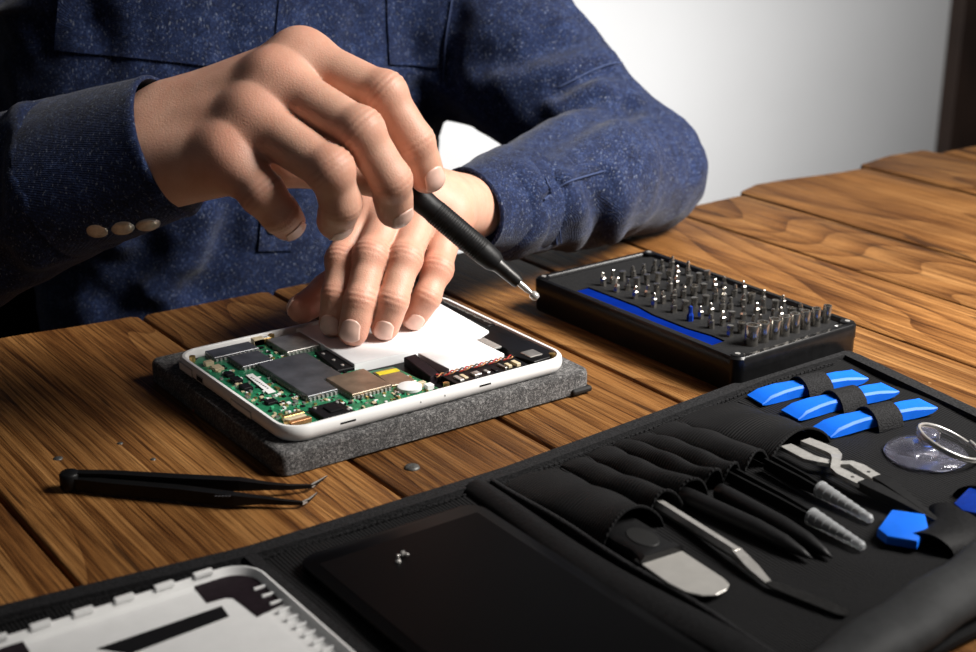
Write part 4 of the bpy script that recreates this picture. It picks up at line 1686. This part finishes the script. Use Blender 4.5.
def seam(shirt, pts, r=.0007, lift=.0011, sub=8):
    px = [tuple(p)[:2] for p in catmull([(x, y, 0) for x, y in pts], sub)]
    H_, ok = shirt.hit(px)
    H_ = H_[ok]
    jump = np.where(np.linalg.norm(np.diff(H_, axis=0), axis=1) > .03)[0]
    if len(jump):
        H_ = H_[:jump[0] + 1]
    g, _ = grad(shirt.sdf, H_, .003)
    bm = NB(); tube(bm, [Vector(p) for p in (H_ + g * lift)], r, 6)
    return bm


def cuff_mesh(c0, c1, r0, r1, thick, flat_n=None, seed=0):
    s, u, d = frame_of(Vector(c1 - c0))
    n = 40
    prof = [(0, r0 - .003), (.02, r0), (.5, (r0 + r1) / 2 + .0006), (.93, r1), (.985, r1 + .0004), (1.0, r1 - .0006), (1.0, r1 - thick), (.95, r1 - thick - .0006), (.45, (r0 + r1) / 2 - thick * 1.2), (.25, r0 * .4)]
    rings = []
    for f, r in prof:
        c = Vector(c0).lerp(Vector(c1), f)
        ring = []
        for k in range(n):
            a = 2 * math.pi * k / n
            w = 1 + .025 * math.sin(2 * a + seed) + .018 * math.sin(3 * a + f * 3 + seed) + .008 * math.sin(5 * a + f * 7)
            ring.append(c + s * (r * w * math.cos(a)) + u * (r * w * math.sin(a)))
        rings.append(ring)
    bm = NB(); loft(bm, rings)
    return bm


def build_person():
    LH, RH = left_hand(), right_hand()
    S = Shirt(LH, RH)
    S.add_folds([
        # elbow crease between upper arm and forearm
        ([(535, 150), (575, 126), (632, 106), (672, 100)], -.0060, .010),
        ([(560, 92), (610, 70), (650, 74)], -.0035, .008), ([(556, 108), (600, 88), (650, 92)], .0040, .008),
        ([(500, 80), (560, 70), (610, 55)], .0028, .010), ([(470, 60), (520, 60), (560, 40)], -.003, .012),
        ([(676, 108), (692, 140), (694, 170)], -.0028, .007),
        # sleeve wrinkles near the left cuff
        ([(545, 165), (556, 200), (552, 240)], -.0035, .006), ([(566, 180), (578, 210), (572, 245)], .0040, .007),
        ([(590, 190), (600, 215), (596, 245)], -.0038, .007), ([(615, 175), (622, 205), (612, 238)], .0030, .008),
        ([(545, 200), (565, 184), (606, 171)], -.0025, .004), ([(540, 195), (562, 178), (604, 165)], .0022, .005),
        # trunk
        ([(90, 5), (110, 50)], -.003, .010), ([(230, 10), (225, 45)], -.003, .010), ([(240, 180), (225, 250), (200, 290)], -.004, .012),
        ([(205, 215), (190, 260), (150, 290)], .004, .012), ([(360, 20), (352, 60)], -.003, .009), ([(150, 250), (110, 300)], -.004, .012),
        ([(455, 20), (442, 70)], -.006, .010),
        # right sleeve
        ([(40, 108), (36, 170), (66, 246)], -.0035, .007), ([(22, 112), (14, 180), (36, 260)], .0035, .008), ([(0, 140), (-10, 200), (4, 270)], -.0035, .008),
        ([(30, 200), (10, 230), (-20, 250)], .003, .008),
    ])

    # ---- body: hands in fine mesh, the rest in coarse mesh, one object
    hc = np.array([TC[0], TC[1] - .055, .505])

    def rough(P):
        d = cone(P, [TC[0], TC[1], -.17], [TC[0], TC[1], .16], .135, .150, (0, 1, 0), .66)
        d = smin(d, cone(P, LSH - [.04, 0, 0.01], RSH + [.04, 0, -.01], .050, .050), .05)
        d = smin(d, cone(P, [TC[0], TC[1] - .005, .24], [TC[0], TC[1] - .03, .42], .056, .052), .03)
        for sh, el, h in ((LSH, LEL, LH), (RSH, REL, RH)):
            d = smin(d, cone(P, sh, el, .046, .034), .03)
            d = smin(d, cone(P, el, h.wrist + vnorm(el - h.wrist) * .055, .033, .0255), .02)
        # thighs, shins and feet of the seated figure
        for sx in (-1, 1):
            hip = np.array([TC[0] + sx * .09, TC[1] + .02, -.235]); kn = np.array([TC[0] + sx * .12, TC[1] - .40, -.235]); an = np.array([TC[0] + sx * .12, TC[1] - .36, -.665])
            d = smin(d, cone(P, hip, kn, .072, .052), .04)
            d = smin(d, cone(P, kn, an, .050, .034), .02)
            d = smin(d, cone(P, an + [0, .02, -.035], an + [0, -.15, -.045], .030, .026), .02)
        # head
        d = smin(d, ellipsoid(P, hc + [0, .01, .03], (.074, .095, .095)), .02)
        d = smin(d, ellipsoid(P, hc + [0, -.022, -.045], (.058, .068, .062)), .03)
        d = smin(d, cone(P, hc + [0, -.085, .005], hc + [0, -.108, -.030], .008, .014), .012)
        d = smin(d, cone(P, hc + [-.022, -.083, -.062], hc + [.022, -.083, -.062], .006, .006), .008)
        for sx in (-1, 1):
            d = smin(d, ellipsoid(P, hc + [sx * .076, .015, -.005], (.008, .018, .032)), .006)
            d = -smin(-d, ellipsoid(P, hc + [sx * .032, -.096, .010], (.018, .014, .011)), .010)
        return d

    v1, f1 = LH.mesh(.00115)
    v2, f2 = RH.mesh(.00115)
    v3, f3 = net(rough, (.05, .45, -.735), (.95, 1.30, .66), .010, 1)
    low = (v1[:, 2] < ZBAT + .0003) & (v1[:, 1] < .736) & (v1[:, 0] < .49)
    v1[low, 2] = ZBAT + .0003
    b1, c1 = LH.attrs(v1); b2, c2 = RH.attrs(v2)
    V_ = np.concatenate([v1, v2, v3])
    F_ = np.concatenate([f1, f2 + len(v1), f3 + len(v1) + len(v2)])
    # everything hangs from the seat point of the person
    person = thing('person', 'person in a dark blue denim shirt working on the opened tablet', 'person', (TC[0], TC[1], -.735))
    L = Vector((-TC[0], -TC[1], .735))

    def put(o):
        o.location = L
        return o

    body = put(mesh_from('body', V_, F_, 'skin', person))
    for nm, arr in (('blush', np.concatenate([b1, b2, np.zeros(len(v3))])), ('crease', np.concatenate([c1, c2, np.zeros(len(v3))]))):
        at_ = body.data.attributes.new(nm, 'FLOAT', 'POINT')
        at_.data.foreach_set('value', arr.astype(np.float32))
    for h in (LH, RH):
        for me in h.nails([0, 1, 2, 3, 4]):
            obj('fingernail', me, 'nail', body, True)
    for sx in (-1, 1):
        bm = NB(); bmesh.ops.create_uvsphere(bm, u_segments=16, v_segments=10, radius=.012)
        o = obj('eye', bm, 'eye', body, True); o.location = tuple(hc + [sx * .032, -.082, .010])
    hv, hf = net(lambda P: np.maximum(np.maximum(ellipsoid(P, hc + [0, .016, .040], (.084, .104, .098)), -ellipsoid(P, hc + [0, -.10, -.03], (.075, .09, .105))), -(P[:, 2] - (hc[2] - .05))), hc - .15, hc + .16, .006, 1)
    obj('hair', (lambda me: (me.from_pydata(hv.tolist(), [], hf.tolist()), me)[1])(bpy.data.meshes.new('hair')), 'hair', body, True)

    # ---- trousers
    def tro(P):
        d = None
        d = cone(P, [TC[0] - .05, TC[1] + .02, -.225], [TC[0] + .05, TC[1] + .02, -.225], .105, .105)
        for sx in (-1, 1):
            hip = np.array([TC[0] + sx * .09, TC[1] + .02, -.235]); kn = np.array([TC[0] + sx * .12, TC[1] - .40, -.235]); an = np.array([TC[0] + sx * .12, TC[1] - .36, -.63])
            d = smin(d, cone(P, hip, kn, .088, .066), .03)
            d = smin(d, cone(P, kn, an, .064, .052), .02)
        return d
    tv, tf = net(tro, (.25, .50, -.74), (.75, 1.30, -.06), .012, 1)
    put(mesh_from('trousers', tv, tf, 'trousers', person))
    for sx in (-1, 1):
        bm = NB()
        x = TC[0] + sx * .12; y = TC[1] - .36
        box(bm, x - .045, x + .045, y - .20, y + .06, -.7395, -.665, .022, 4)
        put(obj('shoe', bm, 'black_plastic', person, True))

    # ---- shirt
    sv, sf = net(S.sdf, (.02, .55, -.235), (.95, 1.30, .40), .0045, 1)
    low = (sv[:, 1] < .895) & (sv[:, 2] < .0018)
    sv[low, 2] = .0018
    shirt = put(mesh_from('shirt', sv, sf, 'denim', person))

    def sub(name, bm, m, sm=True):
        o = obj(name, bm, m, shirt, False)
        if sm:
            autosmooth(o, 50)
        return o

    sub('cuff', cuff_mesh(S.lc0, S.lc1, .0385, .0285, .0022, seed=1), 'denim')
    sub('cuff', cuff_mesh(S.rc0, S.rc1, .0445, .0395, .0022, seed=2), 'denim')
    # snap buttons on the right cuff: found on the cuff's own surface
    s, u, d = frame_of(Vector(S.rc1 - S.rc0))
    for px, py in ((97, 229), (122, 227), (148, 224)):
        cyl = lambda P: cone(P, S.rc0 - S.rdir * .03, S.rc1 + S.rdir * .03, .0460, .0385)
        D = np.array([ray(px, py)])
        H_, ok = march(cyl, [CAM0], D, 1.2, .4)
        g, _ = grad(cyl, H_, .001)
        if not ok[0]:
            ax = np.array(S.rc0)
        bm = NB(); lathe(bm, [(.0058, -.002), (.0060, .0006), (.0056, .0014), (.0048, .0019), (.0030, .0025), (.0008, .0027)], 20, axis_mat(H_[0], H_[0] + g[0]))
        bb = sub('snap_button', bm, 'pearl')
        bm = NB(); lathe(bm, [(.0064, -.002), (.0066, .0004), (.0062, .0010), (.0056, .0011)], 20, axis_mat(H_[0], H_[0] + g[0]))
        sub('button_rim', bm, 'dull_steel')
    # placket, pocket flaps, seams
    sub('placket', patch(S, [(281, -40), (316, -40), (292, 250), (258, 250)], 6, 44, .0012), 'denim')
    for q in ([(272, 226)], [(297, 96)], ):
        H_, ok = S.hit(q)
        g, _ = grad(S.sdf, H_, .003)
        bm = NB(); lathe(bm, [(.0056, .0), (.0058, .0022), (.0052, .0030), (.0030, .0038), (.0008, .0040)], 20, axis_mat(H_[0], H_[0] + g[0]))
        sub('snap_button', bm, 'pearl')
    sub('pocket_flap', patch(S, [(60, -45), (205, -35), (212, 66), (56, 50)], 16, 12, .0016), 'denim')
    sub('pocket_flap', patch(S, [(384, -40), (440, -40), (438, 67), (388, 64)], 8, 12, .0016), 'denim')
    for pts in ([(57, 45), (130, 54), (210, 61)], [(58, 40), (130, 48), (209, 55)], [(388, 59), (437, 62)], [(284, 0), (278, 60), (262, 240)], [(310, 0), (304, 60), (289, 200)],
                [(543, 199), (566, 182), (605, 170)], [(537, 160), (552, 200), (556, 243)], [(541, 159), (556, 199), (560, 242)],
                [(560, 86), (610, 64), (648, 70)], [(452, 0), (446, 40), (444, 86)]):
        sub('seam', seam(S, pts), 'thread')

    # ---- chair
    st = thing('office_chair', 'black upholstered office chair the person sits on', 'chair', (TC[0], TC[1] + .02, -.74))
    bm = NB(); prism(bm, rrect(-.24, .24, -.22, .22, .07, 6), .310, .388, .02, 4)
    autosmooth(obj('seat', bm, 'chair_cloth', st), 50)
    bm = NB()
    bk = strip_mesh(14, 14, lambda u, v: ((u - .5) * (.52 - .06 * v), .185 + .05 * v - .035 * (2 * u - 1) ** 2, .40 + v * .66))
    r = bmesh.ops.extrude_face_region(bk, geom=list(bk.faces))
    bmesh.ops.translate(bk, vec=(0, .045, 0), verts=[e for e in r['geom'] if isinstance(e, bmesh.types.BMVert)])
    autosmooth(obj('backrest', bk, 'chair_cloth', st), 60)
    bm = NB(); tube(bm, [(0, .12, .31), (0, .27, .34), (0, .27, .60)], .02, 10)
    obj('back_bracket', bm, 'matte_black', st, True)
    bm = NB(); lathe(bm, [(.028, .08), (.028, .22), (.020, .23), (.020, .33)], 20)
    obj('gas_column', bm, 'matte_black', st, True)
    for a in range(5):
        an = math.radians(20 + 72 * a)
        bm = NB(); tube(bm, [(0, 0, .10), (.16 * math.cos(an), .16 * math.sin(an), .085), (.25 * math.cos(an), .25 * math.sin(an), .065)], [.026, .022, .016], 10)
        lg = obj('base_arm', bm, 'matte_black', st, True)
        bm = NB(); lathe(bm, [(.026, -.012), (.029, -.006), (.029, .006), (.026, .012)], 18, Matrix.Translation((.25 * math.cos(an), .25 * math.sin(an), .030)) @ Matrix.Rotation(an, 4, 'Z') @ Matrix.Rotation(math.pi / 2, 4, 'X'))
        obj('caster', bm, 'rubber', lg, True)
    return LH, RH


build_person()


# ================================================================== screwdriver in the right hand
def build_driver():
    back, grip, tip = PD(374, 160, .785), PD(413, 193, .785), PD(537.5, 298.5, .800)
    ax = vnorm(tip - back)
    tl = np.linalg.norm(tip - back)
    t = thing('precision_screwdriver', 'slim black precision screwdriver held between the fingertips', 'screwdriver', tuple(tip))
    m = axis_mat(back - tip, tip - tip)

    def seg(name, prof, mt, n=20, parent=None):
        bm = NB(); lathe(bm, prof, n, m)
        return autosmooth(obj(name, bm, mt, parent or t), 40)

    def along(px, py):
        best = min(np.linspace(0, tl, 400), key=lambda s: abs(((_R.T @ (back + ax * s - CAM0))[0] / ((_R.T @ (back + ax * s - CAM0)) @ np.array([0, _c, -_s])) * FPX + 488) - px))
        return best
    a1, a2, a3, a4 = along(432, 0), along(497, 0), along(519, 0), along(530, 0)
    seg('handle', [(.0050, 0), (.0066, .002), (.0068, .02), (.0068, a1 - .004), (.0066, a1 - .002), (.0066, a1), (.0068, a1 + .002), (.0068, a2 - .010), (.0062, a2 - .003), (.0050, a2)], 'matte_black', 24)
    # knurled sleeve: ring of fine ridges
    bm = NB()
    for k in range(22):
        z = a1 + .003 + k * (a2 - .012 - a1 - .003) / 21
        r = .00685
        lathe(bm, [(r, z - .0005), (r + .00022, z), (r, z + .0005)], 24, m)
    o = obj('knurled_sleeve', bm, 'matte_black', t, True)
    seg('collar', [(.0046, a2 - .002), (.0046, a2), (.0042, a2 + .002), (.0038, a3 - .002), (.0032, a3)], 'dark_steel', 20)
    seg('bit_shaft', [(.0018, a3 - .001), (.0018, a4 - .002), (.0013, a4), (.0013, tl - .004)], 'steel', 12)
    seg('bit_tip', [(.0012, tl - .005), (.0024, tl - .0038), (.0026, tl - .0014), (.0018, tl), (.0006, tl + .0002)], 'steel', 14)


build_driver()
